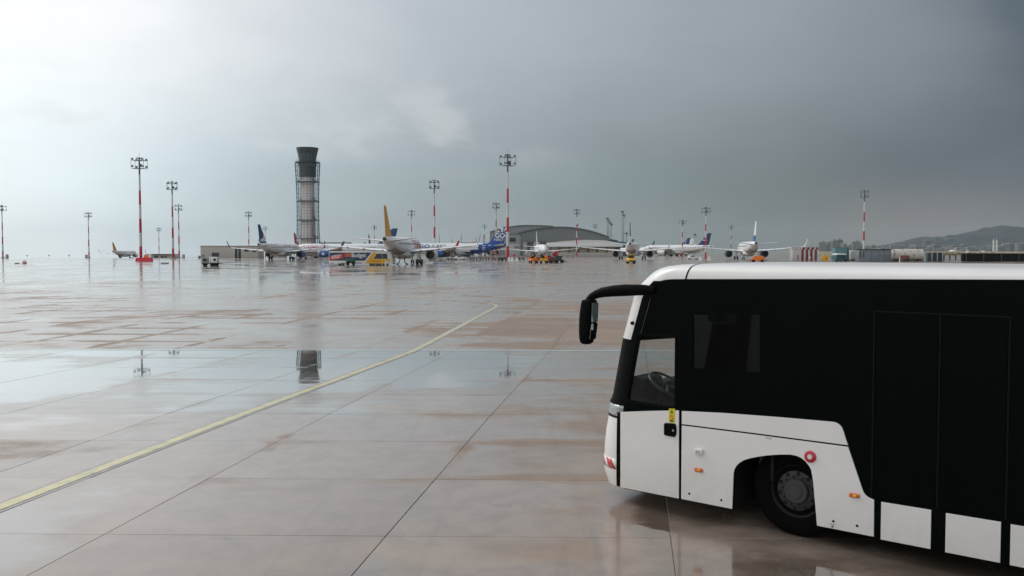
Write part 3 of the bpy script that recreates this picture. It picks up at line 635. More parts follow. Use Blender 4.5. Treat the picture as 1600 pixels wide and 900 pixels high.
for px, w, h in ((1284, 17, 24), (1290.5, 9, 19), (1296, 11, 26), (1302, 9, 28), (1310, 14, 30), (1317, 8, 20), (1328, 10, 17), (1337, 18, 25), (1346, 9, 16)):
    Y = 2150+rc.uniform(-80, 80); block('tower_block', 'hazy tower block in the far cluster behind the striped hut', (px-800)/1400*Y, Y, 0, w, 14, h, 'facade_%d' % rc.randrange(4), rc.uniform(-.4, .4), 'far tower blocks behind the striped hut')
for k in range(110):
    px = rc.uniform(1350, 1640); f_ = rc.random(); Y = 2150+f_*430; X = (px-800)/1400*Y
    z = max(0, hill(X, Y)) if Y > 2350 else 0; z += f_*3
    block('apartment_block', 'small hazy apartment block in the town below the wooded hill', X, Y, z, rc.uniform(11, 24), rc.uniform(10, 16), rc.uniform(7, 17)*(1.25 if rc.random() < .15 else 1), 'facade_%d' % rc.randrange(4), rc.uniform(-.5, .5), 'apartment blocks in the town below the hill')
for px, w, h in ((1448, 22, 17), (1482, 22, 9), (1462, 20, 8)):
    Y = 2860; X = (px-800)/1400*Y; block('ridge_building', '%s hazy building standing on the shoulder of the wooded hill' % {1448: 'tall', 1482: 'rightmost low', 1462: 'middle low'}[px], X, Y, hill(X, Y)-2, w, 16, h, 'facade_2', .1, 'buildings on the shoulder of the hill')
for px in (1551.5, 1556.5):
    Y = 2080; t_ = T('minaret', ['slender white minaret in the far town, the left of the pair', 'slender white minaret in the far town, the right of the pair'][px > 1554], 'minaret', ((px-800)/1400*Y, Y, 0))
    obj('shaft', mesh('shaft', *lathe([(-1, 1.9), (24, 1.6), (24, 2.4), (25.4, 2.4), (25.4, 1.3), (29, 1.2)], 'z', n=12), smooth=True), 'plastic_white', t_); obj('spire', mesh('spire', *lathe([(29, 1.4), (34, .1)], 'z', n=12), smooth=True), 'galv', t_)
# sheds at the plateau edge
def shed(name, label, cat, px, Y, w, d, h, mt, roofm, rz=0, wins=(), flat=True, over=.25, dz=0):
    t_ = T(name, label, cat, at(px, Y, dz), rz); box('wall', t_, (0, 0, h/2-.4), (w, d, h+.8), mt, .02); box('roof', t_, (0, 0, h+.18), (w+2*over, d+2*over, .34), roofm, .05)
    for x, z, ww, hh in wins: o = box('window', t_, (x, -d/2-.02, z), (ww, .12, hh), 'window_dark', .02); box('sill', o, (x, -d/2-.08, z-hh/2-.05), (ww+.2, .2, .1), 'concrete_wall', .01)
    return t_
shed('flat_shed', 'long beige flat-roofed shed behind the leftmost blue-tailed airliner', 'building', 364, 425, 26.5, 12, 5.6, 'beige', 'concrete_wall', .04, [(-6.4, 1.4, 3.4, 2.6), (3.2, 2.6, 1.2, 5), (4.8, 2.6, 1.2, 5), (8, 3.9, 2.2, 1.2), (11.5, 3.6, 1.6, 1.2)])
shed('low_hut', 'low pale hut with dark overhanging roof by the left masts', 'building', 254, 460, 12.6, 7, 1.9, 'beige', 'dark_steel', 0, [(-1.8, .9, 2.2, .9), (1.3, .9, 1.2, .9), (3., .9, 1., .9)], over=.9)
shed('roof_plant_house', 'dark flat plant room above the fuselage of the left airliner', 'building', 436, 560, 8.4, 6, 9.2, 'beige', 'dark_steel', over=.2, wins=[(0, 8.4, 7.6, 1.2)])
shed('grey_annex', 'pale grey annex building at the foot of the control tower', 'building', 525, 545, 17, 12, 9.2, 'plane_grey', 'white_paint', wins=[(-5.2, 8.3, 3, .7), (2.2, 8.2, 3.2, .9), (6, 8.2, 2.6, .8)])
shed('dark_kiosk', 'dark roofed kiosk behind the blue and white airliner', 'building', 729, 560, 5.6, 5, 8.0, 'navy', 'dark_steel', wins=[(0, 6.6, 4.4, 1.4)])
# control tower
TB = at(482, 520); TB = (TB[0], TB[1], TB[2])
tw = T('control_tower', 'tall grey airport control tower caged in blue steel lattice columns', 'control tower', TB)
mat('lattice_blue', (.05, .15, .22), .5, .2); mat('tower_panel', (.74, .70, .68), .7, var=.1, scale=.2); mat('tower_dark', (.028, .042, .046), .4); mat('cab_glass', (.05, .085, .09), .12, spec=.6)
prof = [(0, 4.35), (8, 4.1), (18, 3.85), (30, 3.65), (38, 3.65), (46.8, 3.8)]
def trad(z):
    for (a, b), (c, d) in zip(prof, prof[1:]):
        if z <= c: return b+(d-b)*(z-a)/(c-a)
    return prof[-1][1]
sh = obj('shaft', mesh('shaft', *lathe([(-2, 4.35)]+prof[1:], 'z', n=36), smooth=True), 'tower_panel', tw)
for k in range(1, 29):
    z = k*1.62; obj('panel_joint', mesh('panel_joint', *lathe([(z-.05, trad(z)-.1), (z-.05, trad(z)+.04), (z+.05, trad(z)+.04), (z+.05, trad(z)-.1)], 'z', n=28)), 'tower_dark', sh)
for k in range(12):
    a = 2*math.pi*k/12+.13; tube('panel_rib', sh, [((trad(z)+.03)*math.cos(a), (trad(z)+.03)*math.sin(a), z) for z in (0, 8, 18, 30, 38, 46.7)], .07, 'tower_dark', 5)
o = obj('service_floor', mesh('service_floor', *lathe([(46.8, 3.8), (46.8, 4.85), (55.0, 4.95), (55.0, 3.8)], 'z', n=32), smooth=True), 'tower_dark', tw)
for z in (48.5, 50.2, 51.9): obj('cladding_joint', mesh('cladding_joint', *lathe([(z-.06, 4.7), (z-.06, 4.98), (z+.06, 4.98), (z+.06, 4.7)], 'z', n=32)), 'window_dark', o)
for k in range(24):
    a = 2*math.pi*(k+.5)/24; c_, s_ = math.cos(a), math.sin(a); tube('service_window', o, [(4.93*c_, 4.93*s_, 52.9), (4.97*c_, 4.97*s_, 54.6)], .33, 'cab_glass', 4)
obj('gallery', mesh('gallery', *lathe([(55.0, 4.0), (55.0, 6.9), (55.5, 6.9), (55.5, 4.0)], 'z', n=32)), 'tower_dark', tw)
for z in (56.0, 56.6): tube('gallery_rail', tw, [(6.75*math.cos(2*math.pi*k/24), 6.75*math.sin(2*math.pi*k/24), z) for k in range(25)], .06, 'lattice_blue', 5)
cb = obj('cab', mesh('cab', *lathe([(55.5, 4.5), (60.4, 5.5), (60.4, 4)], 'z', n=16)), 'cab_glass', tw)
for k in range(16):
    a = 2*math.pi*k/16; c_, s_ = math.cos(a), math.sin(a); tube('mullion', cb, [(4.53*c_, 4.53*s_, 55.5), (5.53*c_, 5.53*s_, 60.4)], .13, 'tower_dark', 5)
obj('cab_roof', mesh('cab_roof', *lathe([(60.4, 5.4), (60.4, 5.6), (63.3, 6.35), (63.6, 6.35), (63.6, 5.9), (63.2, 0.1)], 'z', n=32), smooth=True), 'tower_dark', tw)
tube('antenna', tw, [(2, 0, 63.2), (2, 0, 66)], .06, 'steel', 5)
def lrad(z): return 6.25+.95*((z-27)/28.)**2
LA = [R(q_) for q_ in (0, 30, -30, 180, 150, 210)]
for a in LA:
    c_, s_ = math.cos(a), math.sin(a); parts = []
    for da, dr_ in ((-.085, 0), (.085, 0), (0, -.95)):
        parts.append(tube_data([((lrad(z)+dr_)*math.cos(a+da), (lrad(z)+dr_)*math.sin(a+da), z) for z in (-1, 9, 18, 27, 36, 46, 55.2)], .10, 5))
    for q_ in range(21):
        z = 1+q_*2.6; r_ = lrad(z); s1 = .085 if q_ % 2 else -.085
        parts.append(tube_data([(r_*math.cos(a+s1), r_*math.sin(a+s1), z), (r_*math.cos(a-s1), r_*math.sin(a-s1), z+2.5)], .045, 4))
        parts.append(tube_data([(r_*math.cos(a-.13), r_*math.sin(a-.13), z), (r_*math.cos(a+.13), r_*math.sin(a+.13), z)], .07, 4))
        parts.append(tube_data([((r_-.95)*c_, (r_-.95)*s_, z), ((r_+.5)*c_, (r_+.5)*s_, z)], .07, 4))
    obj('lattice_column', mesh('lattice_column', *join(parts)), 'lattice_blue', tw)
for z in (11.5, 22, 33, 44):
    r_ = lrad(z); g_ = obj('ring_walk', mesh('ring_walk', *lathe([(z-.14, r_-.7), (z-.14, r_+.4), (z+.14, r_+.4), (z+.14, r_-.7)], 'z', n=32)), 'lattice_blue', tw)
    for a in LA:
        for s1 in (-.18, .18): tube('strut', g_, [(trad(z)*math.cos(a+s1), trad(z)*math.sin(a+s1), z+2.), ((r_-1)*math.cos(a), (r_-1)*math.sin(a), z)], .09, 'tower_dark', 5)
mat('hoist_red', (.26, .05, .06), .6)
for z0, z1 in ((2, 9), (12.5, 19.5), (23, 29.5)): box('hoist_mast', tw, (3.5, -4.6, (z0+z1)/2), (.42, .4, z1-z0), 'hoist_red', .05)
box('site_cabin', tw, (6.2, -6.5, 3.4), (3.2, 2.6, 7.6), 'dry_grass', .1)
# hangar with arched roof
HG = T('hangar', 'large dark grey hangar with shallow arched roof and slatted door', 'hangar', at(880, 530), R(-4))
mat('hangar_grey', (.19, .21, .215), .6, var=.07, scale=.1); mat('hangar_light', (.27, .285, .29), .6, var=.07, scale=.1); mat('hangar_roof', (.13, .15, .155), .5)
def archz(x): return 17.0-((x+2)/27.)**2*(5.2 if x > -2 else 4.2)
xs = [-27+54*k/30 for k in range(31)]
fp = [(x, archz(x)) for x in xs]; fp = [(-27, -.5)]+fp+[(27, -.5)]
me = fill2d([fp, [(-21, 0.02), (-21, 8.6), (-10.2, 8.6), (-10.2, 0.02)]], .6); remap(me, lambda a, b, c: (a, c, b)); obj('front_wall', finish(me, False), 'hangar_grey', HG)
rr = [[(x-1.0*(y/60), y, archz(x)+dz_) for x in xs]+[(x-1.0*(y/60), y, archz(x)+dz_-.5) for x in xs[::-1]] for y, dz_ in ((-1.2, .55), (70, .55))]
obj('roof', mesh('roof', *loft(rr), smooth=True, ang=20), 'hangar_roof', HG)
box('side_wall', HG, (-26.8, 35, 6.4), (.5, 69, 13.6), 'hangar_light', 0); box('side_wall', HG, (26.8, 35, 5.6), (.5, 69, 12), 'hangar_light', 0); box('back_wall', HG, (0, 69.5, 5.9), (53, .5, 12.4), 'hangar_grey', 0)
dr_ = box('sliding_door', HG, (-15.6, .35, 4.2), (10.6, .3, 8.6), 'tower_dark', 0)
for k in range(7): box('door_slat', dr_, (-15.6, .12, .9+k*1.2), (10.4, .16, .55), 'hangar_grey', .02)
box('white_pier', HG, (-22.6, -.7, 4.1), (2.3, .6, 8.4), 'plane_grey', .02); box('gable_panel', HG, (-8.9, -.6, 4.2), (2.4, .5, 8.6), 'hangar_light', .02)
o = box('vent_cowl', HG, (8.2, 1, 18.4), (1.1, 1.1, 1.4), 'hangar_roof', .1)
an = T('hangar_annex', 'pale annex with one dark window against the left end of the hangar', 'building', at(801, 512), R(-4)); box('wall', an, (0, 5, 6), (9, 10, 13), 'hangar_light', .02); box('roof', an, (0, 5, 12.7), (9.4, 10.4, .4), 'hangar_roof', .02)
box('lower_wall', an, (-.1, -.15, 3.2), (8.6, .3, 7.4), 'plane_grey', .02)
box('window', an, (-.1, -.1, 9.6), (3.4, .3, 2.3), 'window_dark', .02)
for k in range(3): box('window', an, (1.4+k*1.05, -.32, 5.3), (.5, .14, 1.5), 'window_dark', .02)
hb = T('rear_hangar', 'lighter grey hangar with curved roof rising behind the main hangar', 'hangar', at(806, 620), R(-3))
def arch2(x): return 20.6-((x-8)/26.)**2*4.6 if x < 8 else 20.6-((x-8)/40.)**2*3
xs2 = [-18+44*k/24 for k in range(25)]
me = fill2d([[(-18, -1)]+[(x, arch2(x)) for x in xs2]+[(26, -1)]], .6); remap(me, lambda a, b, c: (a, c, b)); obj('front_wall', finish(me, False), 'hangar_light', hb)
rr = [[(x, y, arch2(x)+.5) for x in xs2]+[(x, y, arch2(x)) for x in xs2[::-1]] for y in (-1, 50)]; obj('roof', mesh('roof', *loft(rr), smooth=True, ang=20), 'hangar_roof', hb); box('side_wall', hb, (-17.8, 25, 7.5), (.5, 49, 16.6), 'hangar_light', 0)
# low terminal with white canopy roof
tm = T('terminal', 'long low terminal with white canopy roof and beige wall panels', 'terminal', at(914, 470), R(2))
box('wall', tm, (0, 6, 3.1), (37, 12, 7), 'dark_steel', .02)
pr = [(-19.2, 6.2), (-19.2, 7.4), (-12, 8.2), (0, 8.9), (10, 8.6), (19, 7.0), (19.6, 6.2)]
rr = [[(x, y, z) for x, z in pr] for y in (-3.2, 14)]; obj('roof', mesh('roof', *loft(rr)), 'white_paint', tm)
box('fascia', tm, (0, -3.3, 6.1), (38.8, .4, 1.7), 'plane_white', .05)
mat('panel_beige', (.46, .40, .27), .7, var=.06)
for k in range(7): box('wall_panel', tm, (-15.6+k*4.9, -.15, 3.2), (3.9, .3, 6.), 'panel_beige', .03)
for k in range(8): tube('column', tm, [(-18+k*4.9, -2.8, -.2), (-18+k*4.9, -2.8, 5.3)], .22, 'dark_steel', 8)
# round airline sign on the apron side of the terminal
sg = T('round_sign', 'round white sign with red emblem disc on a post before the hangar door', 'sign', at(838.7, 440)); 
tube('post', sg, [(0, 0, 0), (0, 0, 4)], .15, 'steel', 8)
d_ = obj('disc', mesh('disc', *lathe([(-.15, .01), (-.15, 1.55), (.15, 1.55), (.15, .01)], 'y', (0, 0, 6.0), 32)), 'plastic_white', sg)
mat('emblem_red', (.33, .01, .06), .4); obj('emblem_disc', mesh('emblem_disc', *lathe([(-.19, .01), (-.19, 1.08), (-.14, 1.08)], 'y', (0, 0, 6.0), 28)), 'emblem_red', d_)
me = fill2d([[(-.75, -.55), (-.2, .0), (0, .85), (.28, .1), (.75, -.35), (.2, -.35), (-.1, -.6)]], .03); remap(me, lambda a, b, c: (a, -.22+c, 6.0+b)); obj('emblem_bird', finish(me, False), 'plastic_white', d_)
box('sign_board', sg, (-.6, 0, 3.6), (5.4, .2, 2.2), 'plane_grey', .03); box('sign_board', sg, (1.2, -.14, 2.4), (2.2, .08, 1.0), 'emblem_red', .02)
# blast fence, teal sheds, far lamp poles
bf = T('blast_fence', 'long low grey blast fence in front of the white canopy terminal', 'fence', at(905, 452), R(1))
for k in range(16): box('fence_panel', bf, (-20.6+k*2.75, 0, 1.1), (2.68, .25, 2.4), 'concrete_wall', .03)
for px, Y, w, h, n_ in ((957, 560, 5, 9.6, 0), (970, 565, 8.2, 8.2, 1)):
    t_ = T('teal_shed', ['narrow teal steel shed left of the rear-view airliner tail', 'wide teal steel shed with sloping roof behind the airliner tail'][n_], 'building', at(px, Y)); box('wall', t_, (0, 0, h/2), (w, 6, h), 'teal', .02)
    obj('roof', mesh('roof', *loft([[(-w/2-.3, y, h), (w/2+.3, y, h-.9), (w/2+.3, y, h+.2), (-w/2-.3, y, h+1.2)] for y in (-3.4, 3.4)])), 'teal', t_)
for k, (px, top, Y) in enumerate(((948.5, 341.5, 640), (950.5, 344.5, 660), (953, 348.3, 680), (955, 350.5, 700), (972, 331, 620), (974.2, 336.5, 640), (978.4, 364.5, 640), (1085, 366.5, 700))):
    h = (392.5+4200/Y-top)*Y/1400; t_ = T('lamp_pole', ['grey lamp pole, leftmost of the four beyond the hangar end', 'grey lamp pole, second of the four beyond the hangar end', 'grey lamp pole, third of the four beyond the hangar end', 'grey lamp pole, rightmost and lowest of the four beyond the hangar end', 'tallest grey lamp pole left of the dark fin of the rear-view airliner', 'grey lamp pole just behind the tallest one beside the dark fin', 'short thin lamp pole close beside the dark fin of the rear-view airliner', 'thin grey lamp pole left of the boldest right-hand striped mast'][k], 'lamp pole', at(px, Y))
    tube('pole', t_, [(0, 0, -.5), (0, 0, h)], [.42, .2], 'galv', 7); box('lamp_head', t_, (0, 0, h), (2.2, 1., .9), 'dark_steel', .1); box('lamp_head', t_, (.5, 0, h-1.3), (1.6, .8, .5), 'dark_steel', .1)

# ------------------------------------------------------------------ floodlight masts
mat('lamp_grey', (.20, .215, .22), .5, .2)
def make_mast():
    t_ = T('floodlight_mast', 'mast', 'floodlight mast'); H_ = 27.; rad = lambda z: .40-.21*z/H_
    bands = [(0, 3.7, 'mast_red'), (3.7, 7.3, 'mast_white'), (7.3, 11, 'mast_red'), (11, 14.7, 'mast_white'), (14.7, 18.4, 'mast_red'), (18.4, 22.6, 'mast_white'), (22.6, 26.9, 'dark_steel')]
    for a, b, m_ in bands: tube('pole_section', t_, [(0, 0, a-(.6 if a == 0 else 0)), (0, 0, b)], [rad(a), rad(b)], m_, 12)
    obj('base_plinth', mesh('base_plinth', *lathe([(-.5, 1.), (.5, 1.), (.5, .5)], 'z', n=12)), 'concrete_wall', t_)
    fr = []
    for z in (24.2, 26.3): fr += [tube_data([(a*1.65, b*1.3, z), (c*1.65, d*1.3, z)], .032, 5) for a, b, c, d in ((-1, -1, 1, -1), (1, -1, 1, 1), (1, 1, -1, 1), (-1, 1, -1, -1))]+[tube_data([(-1.65, 0, z), (1.65, 0, z)], .07, 5), tube_data([(0, -1.3, z), (0, 1.3, z)], .07, 5)]
    for a in (-1, 1):
        for b in (-1, 1): fr.append(tube_data([(a*1.65, b*1.3, 24.2), (a*1.65, b*1.3, 26.5)], .05, 5))
    obj('head_frame', mesh('head_frame', *join(fr)), 'lamp_grey', t_)
    for z in (24.75, 26.65):
        for x, y in ((-1.3, -1.3), (1.3, -1.3), (-1.3, 1.3), (1.3, 1.3)):
            o = box('floodlight', t_, (x, y, z), (.52, .32, .5), 'lamp_grey', .06, (R(25) if y < 0 else R(-25), 'X')); box('lens', o, (x, y+(-.2 if y < 0 else .2), z-.1), (.42, .1, .34), 'galv', .02, (R(25) if y < 0 else R(-25), 'X'))
    box('top_bracket', t_, (0, 0, 26.95), (1.3, 1.0, .22), 'dark_steel', .05); box('winch_box', t_, (.42, -.3, 25.0), (.5, .5, .8), 'dark_steel', .05); tube('lightning_rod', t_, [(0, 0, 27), (0, 0, 28.4)], .04, 'steel', 4)
    return t_
mast0 = make_mast()
ML = [(220.5, 292, 247, 'tall striped floodlight mast standing on red barriers at left', 8), (270.8, 345, 284, 'slim striped mast with open cage head right of the tallest left mast', 3),
      (280.3, 440, 320, 'shorter mast close behind the slim striped mast with open cage', 0), (139.5, 455, 332, 'lone thin mast between the left edge and the red-based mast', 0), (5, 420, 321, 'mast at the far left edge of the picture', 5),
      (249, 600, 356, 'small far mast rising over the low hut', 0), (389.3, 440, 331, 'mast behind the left wing of the leftmost blue-tailed airliner', 0), (415, 600, 354, 'small far mast just right of the leftmost blue tail', 0),
      (585.2, 590, 352.5, 'small far mast left of the yellow airliner fin', 0), (643.3, 480, 329, 'mast just right of the yellow airliner fin', 0), (679, 345, 282, 'striped mast behind the airliner with blue lettering', 0),
      (793.3, 290, 242, 'tallest striped mast beside the blue fan-patterned tail', 4), (775.2, 520, 317, 'grey-topped mast left of the tallest mast by the blue tail', 0), (757.2, 610, 351, 'small far mast above the white fuselage left of the blue tail', 0),
      (901, 440, 327, 'striped mast in front of the white canopy terminal', 0), (929.5, 600, 350.5, 'small far mast over the terminal roof', 0), (1066, 420, 344, 'mast with one white lamp drum left of the navy tail', 6), (1102.2, 330, 324, 'bold striped mast with cage head left of the right-hand airliner', 5),
      (1142, 560, 352.5, 'short striped mast above the left wing of the right-hand airliner', 0), (1349, 340, 297.5, 'striped mast rising behind the grey-blue container at right', 0)]
for k, (px, Y, top, lab, fl) in enumerate(ML):
    o = mast0 if k == 0 else copy_tree(mast0); g0 = at(px, Y)[2]
    h = (392.5-top)*Y/1400+CAM_H-g0; s_ = h/27.1; o.location = at(px, Y); o.scale = (max(s_, .8),)*2+(s_,); o.rotation_euler = (0, 0, [0, .5, .25, .8, 1.1][k % 5] if k else 0); o['label'] = lab; o['group'] = 'floodlight masts of the apron'
# red barriers at the foot of the left mast
def barrier(px, Y, rz, lab, mt='red'):
    t_ = T('barrier', lab, 'barrier', at(px, Y), rz, 'red plastic barriers round the mast foot')
    sec = [(-.4, 0), (.4, 0), (.34, .35), (.17, .5), (.15, 1.0), (-.15, 1.0), (-.17, .5), (-.34, .35)]
    obj('body', mesh('body', *loft([[(x, a, b) for a, b in sec] for x in (-.85, .85)])), mt, t_)
    for x in (-.5, .5): box('foot_slot', t_, (x, -.41, .14), (.3, .06, .16), 'ink', .01)
mat('barrier_red', (.75, .02, .06), .5)
for i, (px, Y) in enumerate(((216.8, 272), (225.6, 270), (234.3, 268.5), (221.3, 284), (230, 282))): barrier(px, Y, .05*(i-2), ['red plastic barrier, nearest left of those at the mast foot', 'red plastic barrier, middle of the near row at the mast foot', 'red plastic barrier, rightmost of the near row at the mast foot', 'red plastic barrier behind, left of the mast foot', 'red plastic barrier behind, right of the mast foot'][i], 'barrier_red')
cb_ = T('orange_cabinet', 'small orange and white cabinet behind the red barriers', 'cabinet', at(231, 288)); box('cabinet', cb_, (0, 0, .9), (2.2, 1, 1.8), 'orange', .05); box('door', cb_, (.9, -.1, 1.1), (.9, 1.1, 2.2), 'white_paint', .05)

# ------------------------------------------------------------------ airliners (x to the nose, y to port, z up, origin on the ground under the wing)
FST = [(16.7, .06, 3.30), (16.5, .38, 3.33), (16.0, .80, 3.42), (15.2, 1.20, 3.55), (14.2, 1.55, 3.70), (12.8, 1.84, 3.84), (11.2, 1.97, 3.90), (-7.5, 1.97, 3.90), (-10.5, 1.88, 3.99), (-13.5, 1.60, 4.26), (-16.5, 1.16, 4.66), (-19.0, .72, 5.02), (-20.6, .38, 5.26), (-21.0, .24, 5.30)]
def fus(x):
    for (a, r1, z1), (b, r2, z2) in zip(FST, FST[1:]):
        if b <= x <= a:
            t_ = (a-x)/(a-b); return r1+(r2-r1)*t_, z1+(z2-z1)*t_
    return FST[-1][1:] if x < 0 else FST[0][1:]
def on_skin(x, z, side=1, off=.02):
    r, zc = fus(x); d = max(-.98, min(.98, (z-zc)/r)); return Vector((x, side*math.sqrt(1-d*d)*(r+off), z))
def aero(sections, n=10):
    """sections: (leading edge point, trailing edge point, thickness, up vector)"""
    rings = []
    for le, te, th, up in sections:
        le, te, up = Vector(le), Vector(te), Vector(up); ring = []
        for k in range(n):
            a = 2*math.pi*k/n; u = .5-.5*math.cos(a); w = math.sin(a)*(1-u*.75)*.72
            ring.append(le.lerp(te, u)+up*th*w)
        rings.append(ring)
    return mesh('surface', *loft(rings), smooth=True, ang=60)
def decal(name, me, fn, m_, parent):
    remap(me, fn); return obj(name, finish(me, False), m_, parent)
def airliner(label, px, Y, heading, fin='tail_blue', body='plane_white', eng='plane_white', winglet=None, core='fan_dark', s=1., tail_band=None, belly=True, detail=True, group=None, cover=None, nac2=None, dx=0., fus_fn=None, sz=1.):
    loc = Vector(at(px, Y)); t_ = T('airliner', label, 'airliner', loc, R(90-heading), group); t_.scale = (s, s, s*sz)
    xs_ = [16.7, 16.5, 16.0, 15.2, 14.2, 12.8, 11.2, 8, 5, 2, -1, -4, -7.5, -9, -10.5, -12, -13.5, -15, -16.5, -17.8, -19, -20.6, -21]
    n = 28; rings = [[(x, fus(x)[0]*math.sin(2*math.pi*k/n), fus(x)[1]+fus(x)[0]*math.cos(2*math.pi*k/n)) for k in range(n)] for x in xs_]
    v_, f_ = loft(rings); mi = []
    for f in f_:
        c = sum((Vector(v_[k]) for k in f), Vector())/len(f); r, zc = fus(max(-21, min(16.7, c.x)))
        q_ = (c.z-zc)/max(r, .1)
        if fus_fn: mi.append(fus_fn(c.x, q_))
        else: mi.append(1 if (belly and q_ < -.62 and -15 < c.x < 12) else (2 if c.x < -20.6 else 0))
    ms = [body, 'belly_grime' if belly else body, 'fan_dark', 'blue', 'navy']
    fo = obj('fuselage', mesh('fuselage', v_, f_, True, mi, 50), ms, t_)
    # belly fairing
    bf_ = [[(x, 2.05*w*math.cos(a), 2.45+1.0*w*math.sin(a)-.35) for a in [2*math.pi*k/16 for k in range(16)]] for x, w in ((6.5, .2), (5, .8), (2.5, 1.), (-2.5, 1.), (-5, .75), (-6.5, .2))]
    obj('belly_fairing', mesh('belly_fairing', *loft(bf_), smooth=True, ang=60), body if fus_fn is None else 'plane_grey', t_)
    for sd_ in (1, -1):
        w = obj('wing', aero([((5.6, sd_*1.2, 2.75), (-2.4, sd_*1.2, 2.65), .95, (0, 0, 1)), ((2.3, sd_*6.3, 3.2), (-2.5, sd_*6.3, 3.1), .55, (0, 0, 1)), ((-3.4, sd_*16.3, 4.15), (-5.1, sd_*16.3, 4.1), .22, (0, 0, 1)), ((-3.9, sd_*16.9, 4.25), (-5.2, sd_*16.9, 4.2), .16, (0, 0, 1))]), 'plane_white', t_)
        obj('winglet', aero([((-3.8, sd_*16.85, 4.2), (-5.2, sd_*16.85, 4.2), .16, (0, sd_*.7, .7)), ((-4.6, sd_*17.25, 4.9), (-5.6, sd_*17.25, 4.9), .14, (0, 1, 0)), ((-5.7, sd_*17.65, 6.6), (-6.3, sd_*17.65, 6.6), .08, (0, 1, 0))], 8), winglet or body, w)
        for yy in (4.2, 8.2, 11.6):
            xx = -2.2-(yy-6)*.24 if yy > 6 else -2.0; zz = 2.55+yy*.09; obj('flap_fairing', mesh('flap_fairing', *lathe([(xx+1.6, .02), (xx+.9, .2), (xx-.2, .22), (xx-1.7, .03)], 'x', (0, sd_*yy, zz), 8), smooth=True), 'plane_grey', w)
        obj('stabilizer', aero([((-15.9, sd_*.5, 4.85), (-19.6, sd_*.5, 4.85), .42, (0, 0, 1)), ((-19.1, sd_*6.2, 5.45), (-20.6, sd_*6.2, 5.45), .16, (0, 0, 1))]), body, t_)
        # engine
        ec = (0, sd_*5.75, 1.95)
        en = obj('engine', mesh('engine', *lathe([(5.3, .98), (5.55, 1.06), (5.5, 1.14), (5.0, 1.24), (3.6, 1.28), (2.2, 1.16), (1.5, 1.02), (1.5, .9), (2.6, .8)], 'x', ec, 28), smooth=True), [eng], t_)
        obj('inlet_lip', mesh('inlet_lip', *lathe([(5.2, .96), (5.5, 1.0), (5.6, 1.075), (5.5, 1.145), (5.1, 1.225)], 'x', ec, 28), smooth=True), 'galv', en)
        if cover == sd_ or cover == 2: obj('inlet_cover', mesh('inlet_cover', *lathe([(5.35, 1.1), (5.62, 1.12), (5.75, .6), (5.78, .01)], 'x', ec, 24), smooth=True), 'red' if sd_ == cover else 'engine_blue', en)
        else:
            fan = obj('fan', mesh('fan', *lathe([(5.0, .97), (4.95, .3), (5.35, .02)], 'x', ec, 20)), 'fan_dark', en)
        obj('exhaust_cone', mesh('exhaust_cone', *lathe([(2.4, .80), (1.2, .62), (1.0, .52), (1.3, .42), (.1, .04)], 'x', ec, 16), smooth=True), core, en)
        obj('pylon', aero([((4.6, sd_*5.75, 2.95), (.4, sd_*5.75, 2.6), .25, (0, 1, 0)), ((3.6, sd_*5.75, 3.3), (-.4, sd_*5.75, 3.1), .25, (0, 1, 0))], 8), body, en)
        g_ = tube('main_gear', t_, [(-1.1, sd_*3.8, 2.7), (-1.1, sd_*3.8, .55)], .14, 'galv', 8)
        for yy in (-.45, .45): obj('tyre', mesh('tyre', *lathe([(-.18, .3), (-.2, .5), (-.12, .57), (.12, .57), (.2, .5), (.18, .3)], 'y', (-1.1, sd_*3.8+yy, .56), 16), smooth=True), 'rubber', g_)
        box('gear_door', g_, (-1.1, sd_*3.35, 1.8), (1.3, .08, 1.3), body, .02)
    g_ = tube('nose_gear', t_, [(11.6, 0, 2.2), (11.6, 0, .4)], .11, 'galv', 8)
    for yy in (-.25, .25): obj('tyre', mesh('tyre', *lathe([(-.1, .2), (-.11, .33), (-.06, .38), (.06, .38), (.11, .33), (.1, .2)], 'y', (11.6, yy, .38), 14), smooth=True), 'rubber', g_)
    fo_ = obj('fin', aero([((-12.6, 0, 5.35), (-19.6, 0, 5.2), .52, (0, 1, 0)), ((-14.3, 0, 6.3), (-19.7, 0, 6.1), .48, (0, 1, 0)), ((-18.9, 0, 11.7), (-21.0, 0, 11.7), .24, (0, 1, 0)), ((-19.2, 0, 11.85), (-21.0, 0, 11.85), .14, (0, 1, 0))]), fin, t_)
    if tail_band: obj('fin_band', aero([((-13.55, 0, 5.7), (-19.72, 0, 5.7), .57, (0, 1, 0)), ((-15.6, 0, 7.6), (-20.05, 0, 7.6), .47, (0, 1, 0))]), tail_band, fo_)
    # cockpit glazing
    vs_ = []; fs_ = []
    for sd_ in (1, -1):
        for x0, x1, zl, zh in ((15.05, 14.45, 4.28, 4.68), (14.4, 13.8, 4.42, 4.86), (15.45, 15.12, 4.12, 4.42)):
            k = len(vs_); vs_ += [on_skin(x0, zl, sd_), on_skin(x1, zl+.06, sd_), on_skin(x1-.1, zh+.04, sd_), on_skin(x0-.25, zh, sd_)]; fs_.append((k, k+1, k+2, k+3))
    tag(obj('cockpit_windows', mesh('cockpit_windows', vs_, fs_), 'window_dark', t_), kind='stuff')
